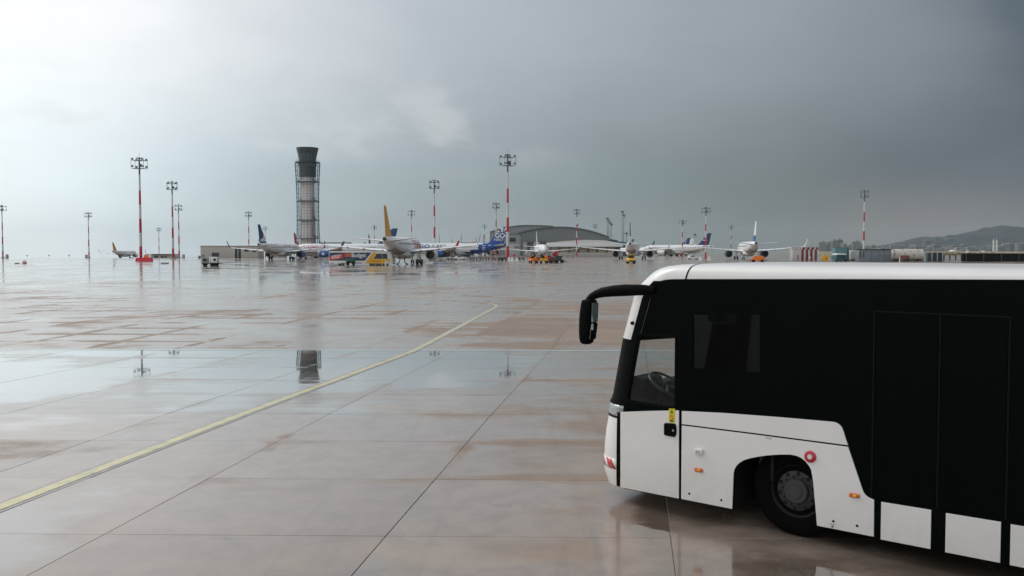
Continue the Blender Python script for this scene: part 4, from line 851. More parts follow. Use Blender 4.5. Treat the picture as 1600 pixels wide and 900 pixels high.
    if detail:
        vs_ = []; fs_ = []
        for sd_ in (1, -1):
            for k_ in range(40):
                x = 10.2-k_*.6; k = len(vs_); vs_ += [on_skin(x, 4.25, sd_), on_skin(x-.26, 4.25, sd_), on_skin(x-.26, 4.62, sd_), on_skin(x, 4.62, sd_)]; fs_.append((k, k+1, k+2, k+3))
        tag(obj('cabin_windows', mesh('cabin_windows', vs_, fs_), 'window_dark', t_), kind='stuff')
        for x in (12.4, -14.2):
            for sd_ in (1, -1):
                a = [on_skin(x, 3.4, sd_, .012), on_skin(x-.85, 3.4, sd_, .012), on_skin(x-.85, 5.1 if x > 0 else 5.2, sd_, .012), on_skin(x, 5.1 if x > 0 else 5.2, sd_, .012)]
                b = [on_skin(x-.09, 3.5, sd_, .012), on_skin(x-.76, 3.5, sd_, .012), on_skin(x-.76, 5.0, sd_, .012), on_skin(x-.09, 5.0, sd_, .012)]
                obj('door_outline', mesh('door_outline', a+b, [(0, 1, 5, 4), (1, 2, 6, 5), (2, 3, 7, 6), (3, 0, 4, 7)]), 'plane_grey' if fus_fn is None else 'plastic_white', t_)
    return t_
def fus_text(plane, body, x, z, size, m_, side=1, offset=.0, sx=1., depth=.01, shear=0.):
    me = textmesh(body, size, .004, offset, sx=sx, shear=shear)
    def f(a, b, c):
        xx = x-a if side == 1 else x+a; p = on_skin(xx, z+b, side, .03+c); return p
    return decal('lettering', me, f, m_, plane)
def fin_poly(plane, pts, m_, sd_=1, name='fin_mark'):
    me = fill2d([pts], .02); return decal(name, me, lambda a, b, c: (a, sd_*(.30 if b < 8.4 else .22)+c, b), m_, plane)

# left: white airliner seen from behind, blue fin with white swoosh
p = airliner('white airliner seen from behind with dark blue swoosh fin, leftmost of the parked row', 441, 316, 7, fin='tail_blue', eng='engine_blue', winglet='dark_steel')
for sd_ in (1, -1): fin_poly(p, [(-15.1, 6.35), (-19.75, 6.25), (-19.85, 6.8), (-17.4, 7.5), (-17.0, 8.4), (-17.5, 9.6), (-18.3, 10.4), (-16.8, 9.0), (-16.2, 7.8)], 'plastic_white', sd_)
fus_text(p, 'ANADOLUJET', -2.5, 4.5, 1.0, 'thy_red', -1)
# side-on airliner with red and blue lettering
p = airliner('long white side-on airliner with red and blue lettering and blue engines', 529, 356, -88, fin='tail_blue', eng='engine_blue', winglet='dark_steel', s=1.13, sz=.9)
fus_text(p, 'ANADOLU', 15.0-1.4, 4.15, 1.45, 'thy_red', 1, .02, 1.25, shear=.2); fus_text(p, 'JET', 5.3, 4.15, 1.45, 'blue', 1, .02, 1.25, shear=.2)
obj('stabilizer_edge', aero([((-16.2, .6, 4.95), (-19.7, .6, 4.95), .44, (0, 0, 1)), ((-19.2, 6.25, 5.5), (-20.65, 6.25, 5.5), .18, (0, 0, 1))]), 'engine_blue', p)
me = fill2d([[(-.35, -.5), (.35, -.5), (.55, .2), (0, .55), (-.55, .2)]], .02); decal('engine_mark', me, lambda a, b, c: (3.7+a, 5.75+1.28+c, 1.95+b), 'plastic_white', p)
p = airliner('airliner with red fin rising beside the control tower foot', 483, 432, 6, fin='thy_red', detail=False)
for sd_ in (1, -1): fin_poly(p, [(-15.8, 7.0), (-19.4, 8.3), (-17.4, 8.6), (-18.9, 9.6), (-16.9, 8.7), (-15.5, 7.6)], 'plastic_white', sd_)
# yellow-finned airliner
p = airliner('white airliner seen from behind with plain orange-yellow fin behind the advertising bus', 630.5, 212, 3.5, fin='pegasus_yellow', core='brass_core', winglet='plane_grey', s=1.07)
fus_text(p, 'PEGASUS', 2.2, 3.6, 2.5, 'thy_red', -1, .02, 1.2)
# blue and white airliner, side on
def go_fn(x, q_):
    if x < -20.5: return 2
    if x < -10.2 - 1.4*q_: return 3
    if q_ < -.1 - (x+10)/9. and x < -2: return 4
    return 0
p = airliner('blue and white side-on airliner with white rays on its blue fin', 704.5, 338, -84, fin='blue', eng='blue', s=1.02, fus_fn=go_fn, winglet='red')
fus_text(p, 'GO', 11.6, 4.15, 1.9, 'blue', 1, .05, 1.35); fus_text(p, 'FIRST', 6.9, 4.15, 1.7, 'navy', 1, .02, 1.35)
def fin_text(plane, body, x, z, size, sx=1., off=.03, sd_=1):
    me = textmesh(body, size, .02, off, 'CENTER', sx); return decal('fin_lettering', me, lambda a, b, c: (x-sd_*a, sd_*(.33 if z+b < 8 else .25)+c, z+b), 'plastic_white', plane)
fin_text(p, 'GO', -18.3, 7.9, 2.4, 1.0, .06); fin_text(p, 'FIRST', -17.9, 6.75, 1.15, 1.3, .02)
for a, b, c, d in (((-17.0, 9.9), (-17.7, 10.6), (-18.45, 10.0), (-18.3, 9.9)), ((-18.35, 11.6), (-19.7, 11.6), (-19.35, 9.9), (-18.9, 9.9)), ((-20.2, 11.6), (-20.9, 11.6), (-20.75, 11.0), (-19.7, 9.95)), ((-20.75, 10.2), (-20.7, 9.7), (-20.0, 9.3), (-20.0, 9.5)), ((-20.6, 8.8), (-20.5, 8.3), (-19.9, 8.6), (-19.9, 8.8))): fin_poly(p, [a, b, c, d], 'plastic_white')
for z in (4.75, 3.75): me = fill2d([[(-.55, -.42), (.55, -.42), (.55, .42), (-.55, .42)]], .01); decal('service_panel', me, lambda a, b, c: on_skin(-12.5+a, z+b, 1, .04+c), 'plastic_white', p)
# head-on airliner
p = airliner('white airliner facing the camera with one red engine cover', 845, 385, 176, fin='plane_grey', eng='plane_grey', cover=1, nac2=None)
p = airliner('airliner seen dead astern with thin navy fin beside the yellow tractor', 988, 318, 10, fin='navy', eng='plane_grey', winglet='plane_white', s=1.06, tail_band='plane_white')
p = airliner('right-hand airliner seen from behind with white fin above a blue band', 1168, 315, 8, fin='plane_white', tail_band='engine_blue', eng='navy', s=1.08)
# freight row behind
p = airliner('white freighter nose-left with navy fin in the distant row', 1050, 520, -58, fin='purple', s=1.12)
fus_text(p, 'Fed', 12.8, 3.6, 2.0, 'purple', 1, .03, 1.15); fus_text(p, 'Ex', 9.2, 3.6, 2.0, 'orange', 1, .03, 1.15); fin_text(p, 'FedEx', -17.6, 8.0, 1.0)
p = airliner('distant airliner whose blue and white fin shows left of the navy fin', 1032, 610, -60, fin='tail_blue', detail=False, tail_band='plane_white')
p = airliner('distant airliner whose green and white fin peeps over the freighter', 1040, 640, -60, fin='plane_white', detail=False, tail_band='green')
p = airliner('distant airliner with small blue and white fin right of the navy fin', 1066, 560, -50, fin='tail_blue', detail=False, tail_band='plane_white', s=.82)
p = airliner('distant airliner with dark teal fin hidden left of the dead-astern airliner', 962, 540, -30, fin='dark_teal', detail=False, s=.85)
p = airliner('distant airliner with small green fin just right of the dead-astern airliner', 1003, 585, -20, fin='green', detail=False, s=.8)
for px, Y, hd, f_, sc, lb in ((721, 480, -3, 'navy', 1., 'hidden airliner whose thin navy fin stands over the blue-lettered fuselage'), (688, 470, -3, 'plane_grey', 1., 'hidden airliner whose thin pale fin stands right of the striped mast'), (709, 560, 0, 'plane_grey', .9, 'hidden airliner with faint pale fin between the two thin fins'),
        (588, 470, 2, 'tail_blue', 1.0, 'hidden airliner whose thin blue fin stands left of the yellow fin'), (749, 570, 4, 'plane_grey', 1., 'hidden airliner with faint grey fin before the hangar corner'), (761, 590, 4, 'plane_grey', 1.15, 'hidden airliner with faint tall fin at the hangar corner')):
    airliner(lb, px, Y, hd, fin=f_, detail=False, s=sc)
p = airliner('tiny distant airliner with yellow fin at far left', 197, 640, 2, fin='pegasus_yellow', detail=False, s=.95)
p = airliner('tiny pale airliner with yellow fin on the far runway at right', 1487, 1900, 6, fin='yellow', detail=False, s=.95)

# ------------------------------------------------------------------ apron vehicles
def wheelset(t_, xs_, hw, r, w=.25, mt='rubber'):
    for x in xs_:
        for sd_ in (1, -1):
            o = obj('wheel', mesh('wheel', *lathe([(sd_*(hw-w), r*.6), (sd_*(hw-w), r), (sd_*(hw-.03), r), (sd_*hw, r*.85), (sd_*hw, r*.55)], 'y', (x, 0, r), 16), smooth=True), mt, t_)
            obj('rim', mesh('rim', *lathe([(sd_*(hw-.08), r*.55), (sd_*(hw+.0), r*.5), (sd_*(hw-.04), r*.2), (sd_*(hw+.02), .01)], 'y', (x, 0, r), 12), smooth=True), 'steel', o)
# advertising bus: x forward; right side (-y) faces the camera
ab = T('apron_bus', 'blue and yellow apron bus covered in advertising under the yellow-finned airliner', 'bus', at(566, 196), R(-5))
mat('ad_navy', (.008, .045, .095), .35, var=.05); mat('ad_red', (.72, .05, .03), .4, var=.1); mat('ad_orange', (.8, .14, .03), .4)
def bodysec(w, z0, z1): return [(-w, z0), (-w, z1-.18), (-w+.07, z1-.05), (-w+.22, z1), (w-.22, z1), (w-.07, z1-.05), (w, z1-.18), (w, z0)]
rg = [[(x, y, z) for y, z in bodysec(wd, .32, zt)] for x, wd, zt in ((-7.0, 1.42, 2.88), (-6.9, 1.5, 2.94), (5.6, 1.5, 2.94), (6.35, 1.46, 2.86), (6.75, 1.36, 2.6), (7.05, 1.25, 1.5), (7.1, 1.2, .36))]
obj('body', mesh('body', *loft(rg), smooth=True, ang=35), 'white_paint', ab)
def apanel(name, pts, m_, y=-1.505, th=.02, parent=ab): me = fill2d([pts], th); remap(me, lambda a, b, c: (a, y+c, b)); return obj(name, finish(me, False), m_, parent)
apanel('advert_panel', [(-6.9, .95), (1.0, .95), (2.45, 2.72), (-6.9, 2.72)], 'ad_navy')
bn = apanel('advert_banner', [(-6.85, 1.05), (-3.85, 1.45), (-3.85, 2.45), (-6.85, 1.95)], 'ad_red', -1.52)
for body, x, z in (('EXPRESSTE', -6.4, 1.68), ('FIYATLAR', -6.4, 1.28)):
    me = textmesh(body, .5, .01, .015, sx=.85); remap(me, lambda a, b, c: (x+a, -1.535+c, z+b+a*.14)); obj('lettering', finish(me, False), 'plastic_white', bn)
for k in range(3): apanel('advert_mark', [(-3.5+k*.48, 1.78), (-3.12+k*.48, 1.78), (-3.0+k*.48, 2.55), (-3.38+k*.48, 2.55)], 'ad_orange', -1.52)
me = textmesh('Budget', 1.25, .01, .03, sx=.92); remap(me, lambda a, b, c: (-2.0+a, -1.525+c, 1.72+b)); obj('lettering', finish(me, False), 'plastic_white', ab)
apanel('yellow_flank', [(1.2, .36), (5.35, .36), (5.5, 1.30), (2.75, 1.30), (3.7, 2.62), (3.3, 2.72), (2.85, 2.72), (2.05, 1.75), (1.4, 1.0)], 'yellow', -1.507)
me = textmesh('PEGASUS', .42, .01, .01, sx=1.); remap(me, lambda a, b, c: (2.6+a, -1.522+c, .72+b)); obj('lettering', finish(me, False), 'ad_red', ab)
apanel('side_window', [(2.9, 1.34), (4.8, 1.34), (4.8, 2.46), (3.65, 2.46)], 'window_dark', -1.507); apanel('side_window', [(4.86, 1.34), (6.0, 1.34), (5.9, 2.46), (4.86, 2.46)], 'window_dark', -1.507)
vs_, fs_ = loft([[(x+.03, y, z) for y in (-w_, -w_*.5, 0, w_*.5, w_)] for x, w_, z in ((7.07, 1.2, 1.45), (6.92, 1.26, 2.0), (6.72, 1.3, 2.62))], False, False); obj('windshield', mesh('windshield', vs_, fs_), 'window_dark', ab)
vs_, fs_ = loft([[(x+.02, y, z) for y in (-w_, 0, w_)] for x, w_, z in ((7.11, 1.2, .8), (7.08, 1.24, 1.38))], False, False); obj('nose_panel', mesh('nose_panel', vs_, fs_), 'yellow', ab)
for x in (6.2,): apanel('front_corner', [(5.62, .8), (6.5, .8), (6.45, 1.3), (5.6, 1.3)], 'yellow', -1.5)
for a, b in ((-6.7, -5.9), (-4.3, -3.4), (-.9, .2)): apanel('lower_grille', [(a, .37), (b, .37), (b, .46), (a, .46)], 'ink')
wheelset(ab, (-4.6, 2.3, 3.7), 1.45, .46)
gc = T('hose_cart', 'small dark green wheeled cart in front of the advertising bus', 'cart', at(548, 192), R(8))
box('tank', gc, (0, 0, .95), (2.0, 1.1, .75), 'green', .25, seg=3); box('frame', gc, (.1, 0, .5), (2.6, 1., .12), 'ink', .02); tube('tow_bar', gc, [(1.3, 0, .5), (2.2, 0, .35)], .06, 'ink', 6); wheelset(gc, (-.6, .6), .6, .34); box('hose_reel', gc, (.7, 0, 1.4), (.6, .9, .4), 'dark_teal', .15)
# ground power unit, left of the middle
gp_ = T('ground_power_unit', 'white and black ground power cart on the open apron at left', 'ground power cart', at(329.5, 181), R(4))
box('chassis', gp_, (0, 0, .55), (3.4, 1.5, .18), 'ink', .03); hb_ = box('engine_hood', gp_, (.65, 0, 1.25), (1.7, 1.45, 1.2), 'plane_white', .08); box('vent', hb_, (.95, -.735, 1.3), (.5, .03, .5), 'ink', .02); box('cable_box', gp_, (-.95, 0, 1.2), (1.2, 1.3, 1.05), 'galv', .06); box('control_panel', gp_, (-1.0, -.67, 1.25), (.7, .04, .6), 'ink', .02)
for x in (-1.6, -.3, .1, 1.5): tube('post', gp_, [(x, -.7, .6), (x, -.7, 1.85)], .05, 'steel', 5)
tube('exhaust', gp_, [(.3, .2, 1.8), (.3, .2, 2.1)], .07, 'ink', 6); tube('tow_bar', gp_, [(1.7, 0, .5), (2.5, 0, .4)], .06, 'ink', 6); wheelset(gp_, (-1.1, .35, 1.15), .75, .33)
# belt loaders / tractors
def tractor(name, label, cat, px, Y, rz, body, cab=True, s_=1., beacon=None, low=False, group=None):
    t_ = T(name, label, cat, at(px, Y), rz, group); t_.scale = (s_,)*3
    sec = [[(x, y, z) for y, z in ((-w_, .45), (-w_, zt-.12), (-w_+.12, zt), (w_-.12, zt), (w_, zt-.12), (w_, .45))] for x, w_, zt in ((-1.7, .85, 1.15), (-1.55, .95, 1.25), (.4, .95, 1.3), (1.5, .92, 1.2), (1.75, .82, 1.05))]
    obj('body', mesh('body', *loft(sec), smooth=True, ang=35), body, t_); box('bumper', t_, (1.8, 0, .55), (.2, 1.7, .3), 'ink', .04); box('bumper', t_, (-1.78, 0, .55), (.2, 1.7, .3), 'ink', .04)
    if cab:
        for x in (-.9, .45):
            for y in (-.75, .75): tube('cab_post', t_, [(x, y, 1.2), (x*.9, y*.95, 2.05)], .05, body, 6)
        box('cab_roof', t_, (-.2, 0, 2.08), (1.6, 1.7, .12), body, .05); box('cab_glass', t_, (-.2, 0, 1.62), (1.25, 1.45, .72), 'window_dark', .08)
    else: box('seat', t_, (-.6, 0, 1.45), (.5, .9, .5), 'ink', .06); tube('steering_post', t_, [(.2, .3, 1.3), (.0, .3, 1.7)], .04, 'ink', 5)
    for y in (-.6, .6): box('headlight', t_, (1.72, y, .95), (.12, .25, .16), 'plastic_white', .03)
    if beacon: obj('beacon', mesh('beacon', *lathe([(2.14, .1), (2.34, .08), (2.36, .01)], 'z', (-.2, 0, 0), 10), smooth=True), beacon, t_)
    wheelset(t_, (-1.05, 1.1), .96, .42, .3); return t_
tractor('tow_tractor', 'yellow tow tractor directly behind the dead-astern airliner', 'tractor', 985.5, 222, R(-88), 'yellow')
t_ = tractor('tow_tractor', 'orange tow tractor with glowing beacon under the right-hand airliner', 'tractor', 1184, 236, R(165), 'orange', cab=False); o = box('fuel_cover', t_, (-.2, 0, 1.5), (2.6, 1.6, .5), 'orange', .12); box('beacon', t_, (.95, -.3, 1.85), (.3, .3, .25), 'lamp_amber_core', .06)
def loader(label, px, Y, rz, body, accent):
    t_ = T('belt_loader', label, 'belt loader', at(px, Y), rz, 'orange loaders before the head-on airliner')
    box('body', t_, (0, 0, .85), (2.6, 1.8, .7), body, .1); box('cab', t_, (-.9, .3, 1.5), (.8, 1., .8), accent, .08); b_ = box('belt', t_, (.2, -.3, 1.55), (4.4, .8, .18), 'ink', .03, (R(-10), 'Y')); box('belt_rail', t_, (.2, -.74, 1.65), (4.4, .08, .14), body, .02, (R(-10), 'Y'))
    for x in (-1.0, .9): tube('lift_strut', t_, [(x, -.3, 1.0), (x+.3, -.3, 1.5)], .06, 'dark_steel', 6)
    box('headlight', t_, (1.3, -.5, .95), (.08, .3, .2), 'plastic_white', .03); wheelset(t_, (-.9, .9), .9, .36); return t_
mat('rust_red', (.28, .07, .05), .6)
loader('orange belt loader, left of the pair before the head-on airliner', 833.5, 226, R(-75), 'orange', 'yellow'); loader('yellow and orange belt loader, right of the pair before the head-on airliner', 850, 226, R(-100), 'yellow', 'orange')
for k, (px, Y) in enumerate(((842, 236), (857, 234), (863.5, 238))):
    t_ = T('equipment_trolley', ['rusty red equipment trolley between the two loaders', 'rusty red equipment trolley right behind the loaders', 'rusty red equipment trolley farthest right of the loaders'][k], 'trolley', at(px, Y), .3*k); box('bed', t_, (0, 0, .6), (2.2, 1.3, .15), 'rust_red', .03); box('crate', t_, (.1, 0, 1.1), (1.6, 1.1, .85), 'rust_red', .05); tube('handle', t_, [(1.1, 0, .6), (1.5, 0, 1.5)], .05, 'ink', 5); wheelset(t_, (-.7, .7), .6, .26)
bt = T('tow_cart', 'black low tow cart with drawbar right of the orange loaders', 'cart', at(874, 232), R(-20)); box('deck', bt, (0, 0, .65), (2.2, 1.4, .3), 'ink', .05); box('gear_box', bt, (-.2, 0, 1.2), (1.5, 1.1, .9), 'dark_teal', .12); box('lid', bt, (-.2, 0, 1.72), (1.9, 1.3, .14), 'ink', .03); tube('drawbar', bt, [(1., 0, .5), (2.2, -.4, .2)], .09, 'ink', 6); wheelset(bt, (-.7, .7), .68, .32)
# baggage dollies in a row
mat('dolly_load', (.40, .37, .36), .8, var=.3, scale=3)
for k in range(9):
    px = 738+k*9.6; Y = 322-k*1.5; t_ = T('baggage_dolly', 'baggage dolly %s' % ['leftmost in the row under the blue-finned airliner', 'second from left in the row under the blue fin', 'third from left in the row under the blue fin', 'fourth from left in the row below the blue fin', 'middle one of the row left of the tallest mast', 'sixth of the row just left of the tallest mast', 'first of the row right of the tallest mast', 'second of the row right of the tallest mast', 'rightmost of the row toward the head-on airliner'][k], 'dolly', at(px, Y), R(3), 'row of baggage dollies')
    box('deck', t_, (0, 0, .55), (2.0, 1.4, .14), 'ink', .02); box('load', t_, (0, 0, .98), (1.75, 1.2, .7), 'dolly_load', .1); tube('tow_bar', t_, [(1., 0, .5), (1.3, 0, .45)], .05, 'ink', 5)
    for x in (-.95, .95): tube('end_rail', t_, [(x, -.6, .6), (x, -.6, 1.5), (x, .6, 1.5), (x, .6, .6)], .05, 'mast_red', 5)
    wheelset(t_, (-.65, .65), .62, .24, .16)
for k, px in enumerate((782, 788)):
    t_ = T('empty_dolly', ['dark empty dolly left of the tallest mast foot', 'dark empty dolly touching the tallest mast foot'][k], 'dolly', at(px, 282), R(4)); box('deck', t_, (0, 0, .6), (1.6, 1.3, .2), 'ink', .03); box('roller_frame', t_, (0, 0, .95), (1.3, 1.1, .5), 'dark_steel', .1); tube('tow_bar', t_, [(.8, 0, .5), (1.1, 0, .4)], .05, 'ink', 5); wheelset(t_, (-.5, .5), .6, .26)
# car and small things
def car(label, px, Y, rz, paintm):
    t_ = T('parked_car', label, 'car', at(px, Y), rz)
    pr_ = [(-2.05, .45), (-2.1, .8), (-1.75, .98), (-1.3, 1.38), (-.2, 1.48), (.65, 1.02), (1.7, .88), (2.1, .65), (2.08, .38), (-1.95, .34)]
    obj('body', mesh('body', *loft([[(x, y, z) if z < .95 else (x, y*.86, z) for x, z in pr_] for y in (-.85, .85)])), paintm, t_)
    for sd_ in (1, -1): me = fill2d([[(-1.2, 1.0), (.45, 1.0), (-.2, 1.4), (-.95, 1.34)]], .02); remap(me, lambda a, b, c: (a, sd_*(.84-.1*(b-1)/.4)+c, b)); obj('side_window', finish(me, False), 'window_dark', t_)
    wheelset(t_, (-1.3, 1.3), .82, .31, .2)
car('white hatchback parked under the wing left of the blue-bellied airliner', 719.5, 316, R(8), 'white_paint'); car('pale car parked under the airliner left of the white hatchback', 706, 325, R(170), 'plane_grey')
car('white car parked at the far blast wall behind the navy tail', 1083, 330, R(5), 'plane_white')
for k, (px, Y, lab) in enumerate(((800, 270, 'white concrete block left of the red post by the tallest mast'), (807.5, 268, 'white cone-shaped block right of the red post by the tallest mast'), (795.5, 275, 'white concrete block at the foot of the tallest mast'), (1094.5, 300, 'white marker block left of the bold striped mast'), (1108, 300, 'white marker block right of the bold striped mast'))):
    obj_ = tag(obj('marker_block', mesh('marker_block', *loft([[(a*w_, b*w_, z) for a, b in ((-1, -1), (1, -1), (1, 1), (-1, 1))] for z, w_ in ((0, .55), (.25, .55), (.3, .42), (1.2, .2), (1.25, .1))])), 'plastic_white'), lab, 'marker block', 'white marker blocks'); obj_.location = at(px, Y)
fx = T('fire_post', 'red post with round head between white blocks beside the tallest mast', 'post', at(803, 266)); tube('post', fx, [(0, 0, 0), (0, 0, 1.5)], .12, 'mast_white', 8); obj('head', mesh('head', *lathe([(1.4, .1), (1.5, .35), (1.9, .38), (2.1, .1)], 'z', n=12), smooth=True), 'red', fx)
cn = T('cone_stand', 'low red stand with three upright red cones at far left', 'cone stand', at(38.5, 218)); box('base', cn, (0, 0, .15), (.9, .5, .3), 'mast_red', .05)
for x in (-.32, 0, .32): obj('cone', mesh('cone', *lathe([(.3, .1), (.85, .04), (.87, .01)], 'z', (x, 0, 0), 8)), 'mast_red', cn)
for k, (px, Y) in enumerate(((27, 214), (255, 218), (260.5, 219))):
    t_ = tag(obj('wheel_chock', mesh('wheel_chock', *loft([[(x, -.25, 0), (x, .25, 0), (x, .05, .22), (x, -.05, .22)] for x in (-.5, .5)])), 'ink'), ['black rubber chock lying by the red cone stand', 'black rubber chock, left of the pair right of the red barriers', 'black rubber chock, right of the pair right of the red barriers'][k], 'chock'); t_.location = at(px, Y)
for k, px in enumerate((11.5, 135.3, 276.5, 287)):
    t_ = T('switch_box', ['pale switch cabinet by the mast at the left edge', 'pale switch cabinet by the lone thin mast', 'pale switch cabinet left of the shorter left mast', 'pale switch cabinet right of the shorter left mast'][k], 'cabinet', at(px, (415, 450, 400, 420)[k])); box('cabinet', t_, (0, 0, .9), (1.1, .7, 1.9), 'galv', .04); box('door', t_, (0, -.37, .95), (.9, .05, 1.5), 'plane_grey', .01)
for k, px in enumerate((43, 77, 108.5)):
    t_ = T('edge_lamp', ['tiny lamp post on the left skyline, nearest the left edge', 'tiny lamp post on the left skyline, middle of three', 'tiny lamp post on the left skyline, nearest the lone mast'][k], 'lamp post', at(px, 500)); tube('post', t_, [(0, 0, 0), (0, 0, 1.4)], .05, 'galv', 5); box('lamp', t_, (0, 0, 1.6), (.7, .5, .5), 'dark_steel', .1)
t_ = T('baggage_tug', 'small dark tug with trailer beside the beige shed', 'tug', at(315, 380), R(10)); box('body', t_, (0, 0, .8), (2.6, 1.3, .7), 'galv', .1); box('hood', t_, (.7, 0, 1.3), (.9, 1.1, .4), 'dark_steel', .08); wheelset(t_, (-.8, .8), .66, .34)
# wheel chocks, hoses and legs of equipment under the yellow-finned airliner
t_ = T('ground_unit', 'dark box cart under the wing of the yellow-finned airliner', 'cart', at(655, 203)); box('box', t_, (0, 0, .75), (1.5, 1.1, .8), 'ink', .06); box('top', t_, (0, 0, 1.2), (1.6, 1.2, .12), 'plane_grey', .03); tube('tow_bar', t_, [(.7, 0, .5), (1.3, 0, .3)], .05, 'ink', 5); wheelset(t_, (-.45, .45), .55, .28)
for k, (px, bend) in enumerate(((624.5, -1), (632.5, 1))):
    tag(tube('service_hose', None, [Vector(at(px, 206))+Vector(q_) for q_ in ((bend*.15, 0, 2.0), (-bend*.1, 0, 1.2), (bend*.05, 0, .5), (bend*.45, 0, .08), (bend*.75, 0, .06))], .13, 'ink', 7), ['black service hose hanging under the yellow-finned airliner, left one', 'black service hose hanging under the yellow-finned airliner, right one'][k], 'hose')

# ------------------------------------------------------------------ right-hand yard beyond the bus
ph = T('striped_hut', 'small red and white striped hut with overhanging top at right', 'hut', at(1257, 290), R(0)); mat('hut_red', (.20, .008, .025), .5); mat('hut_white', (.62, .58, .57), .6, var=.1)
box('core', ph, (0, 1.5, 1.9), (7.7, 3, 3.8), 'hut_white', .02)
for k in range(11):
    x = -3.6+k*.72; m_ = 'hut_red' if k in (4, 6, 8, 10) else 'hut_white'; box('wall_board', ph, (x, -.03, 1.85), (.69 if m_ == 'hut_white' else .66, .1, 3.6), m_, .01)
for k in range(12): m_ = 'hut_red' if k in (5, 7, 9, 11) else 'hut_white'; box('top_board', ph, (-4.0+k*.727, -.12, 3.95), (.7, .14, .75), m_, .01)
box('roof', ph, (0, 1.5, 4.3), (8.6, 3.6, .12), 'hut_white', .02); box('vent', ph, (1.65, -.1, .9), (.55, .08, .7), 'plastic_white', .03); box('notice', ph, (-2.2, -.1, 1.1), (.25, .06, 1.4), 'ink', .01); tube('antenna', ph, [(.9, 0, 4.3), (1.5, 0, 6.4)], .05, 'plastic_white', 5)
rd = T('round_reel', 'yellow round cable reel on the ground beside the striped hut', 'reel', at(1289, 262)); 
for y in (-.35, .35): obj('flange', mesh('flange', *lathe([(y-.06, .05), (y-.06, 1.0), (y+.06, 1.0), (y+.06, .05)], 'y', (0, 0, 1.0), 24)), 'yellow', rd)
obj('drum', mesh('drum', *lathe([(-.35, .5), (.35, .5)], 'y', (0, 0, 1.0), 20)), 'ink', rd); box('hub', rd, (.12, -.44, .85), (.4, .06, .9), 'orange', .1)
vn = T('teal_van', 'teal service van with pale curved roof seen from behind', 'van', at(1311, 262)); sec = [(-1.6, .4), (-1.65, 1.6), (-1.5, 2.0), (1.5, 2.0), (1.65, 1.6), (1.6, .4)]
obj('body', mesh('body', *loft([[(x, y, z) for x, z in sec] for y in (-2, 2)])), 'teal', vn); obj('roof', mesh('roof', *loft([[(x, y, z) for x, z in ((-1.5, 2.0), (-1.3, 2.25), (0, 2.38), (1.3, 2.25), (1.5, 2.0))] for y in (-2.05, 2.05)])), 'plane_white', vn); box('rear_window', vn, (0, -2.02, 1.4), (2.4, .06, .7), 'dark_teal', .02); box('bumper', vn, (0, -2.1, .55), (3.0, .2, .25), 'ink', .03); wheelset(vn, (), 1, .4)
for x in (-1.3, 1.3): obj('wheel', mesh('wheel', *lathe([(-.15, .38), (.15, .38)], 'x', (x, -1.4, .38), 14)), 'rubber', vn)
tk = T('teal_tank', 'tall pale teal box tank standing behind the teal van', 'tank', at(1312, 270)); mat('pale_teal', (.12, .25, .27), .6); box('box', tk, (.2, 0, 2.0), (4.2, 2.4, 4.0), 'pale_teal', .08); box('rim', tk, (.2, 0, 4.02), (4.3, 2.5, .14), 'teal', .02); box('side', tk, (2.0, -1.25, 1.9), (.5, .1, 3.6), 'dark_teal', .02)
wb = T('white_wagon', 'low white covered trailer between teal tank and grey container', 'trailer', at(1334, 276), .1); box('body', wb, (0, 0, 1.7), (3.0, 2, 2.6), 'plane_grey', .08); box('cover', wb, (-.4, 0, 3.1), (2.2, 2.1, .25), 'plane_white', .05); wheelset(wb, (-.8, .8), 1.0, .38)
ct = T('grey_container', 'blue-grey flat-roofed container cabin in front of the right mast', 'container', at(1367, 258)); mat('container_grey', (.20, .235, .26), .6, var=.12, scale=1.)
box('body', ct, (0, 1.3, 1.75), (9.4, 2.6, 3.5), 'container_grey', .03); box('roof', ct, (0, 1.2, 3.56), (9.9, 3.1, .14), 'ink', .02)
for x in (-4.3, -3.3): box('slot_window', ct, (x, -.02, 2.0), (.28, .06, 1.6), 'ink', .02)
for x in (-1, .9, 2.6): box('corner_post', ct, (x, -.03, 1.7), (.06, .06, 3.3), 'dark_steel', .01)
for z in (.6, 1.2, 1.8): tube('side_rail', ct, [(2.8, -.15, z), (4.6, -.15, z)], .04, 'dark_steel', 5)
tn = T('storage_tank', 'rusty white horizontal cylinder tank right of the grey container', 'tank', at(1416, 262))
m = mat('tank_white', (.62, .60, .55), .6, var=.1); t2 = m.node_tree; b = t2.nodes['Principled BSDF']; src = b.inputs['Base Color'].links[0].from_socket; no = t2.nodes.new('ShaderNodeTexNoise'); no.inputs['Scale'].default_value = 1.1; no.inputs['Detail'].default_value = 8; no.inputs['Roughness'].default_value = .7
tcn = t2.nodes.new('ShaderNodeTexCoord'); t2.links.new(tcn.outputs['Object'], no.inputs[0]); cr = t2.nodes.new('ShaderNodeMapRange'); cr.inputs[1].default_value = .52; cr.inputs[2].default_value = .68; t2.links.new(no.outputs[0], cr.inputs[0]); mi_ = t2.nodes.new('ShaderNodeMix'); mi_.data_type = 'RGBA'; t2.links.new(cr.outputs[0], mi_.inputs[0]); t2.links.new(src, mi_.inputs[6]); mi_.inputs[7].default_value = (.20, .10, .045, 1); t2.links.new(mi_.outputs[2], b.inputs['Base Color'])
obj('shell', mesh('shell', *lathe([(-4.95, .3), (-4.9, 1.2), (-4.6, 1.6), (4.6, 1.6), (4.9, 1.2), (4.95, .3)], 'x', (0, 0, 2.0), 32), smooth=True), 'tank_white', tn)
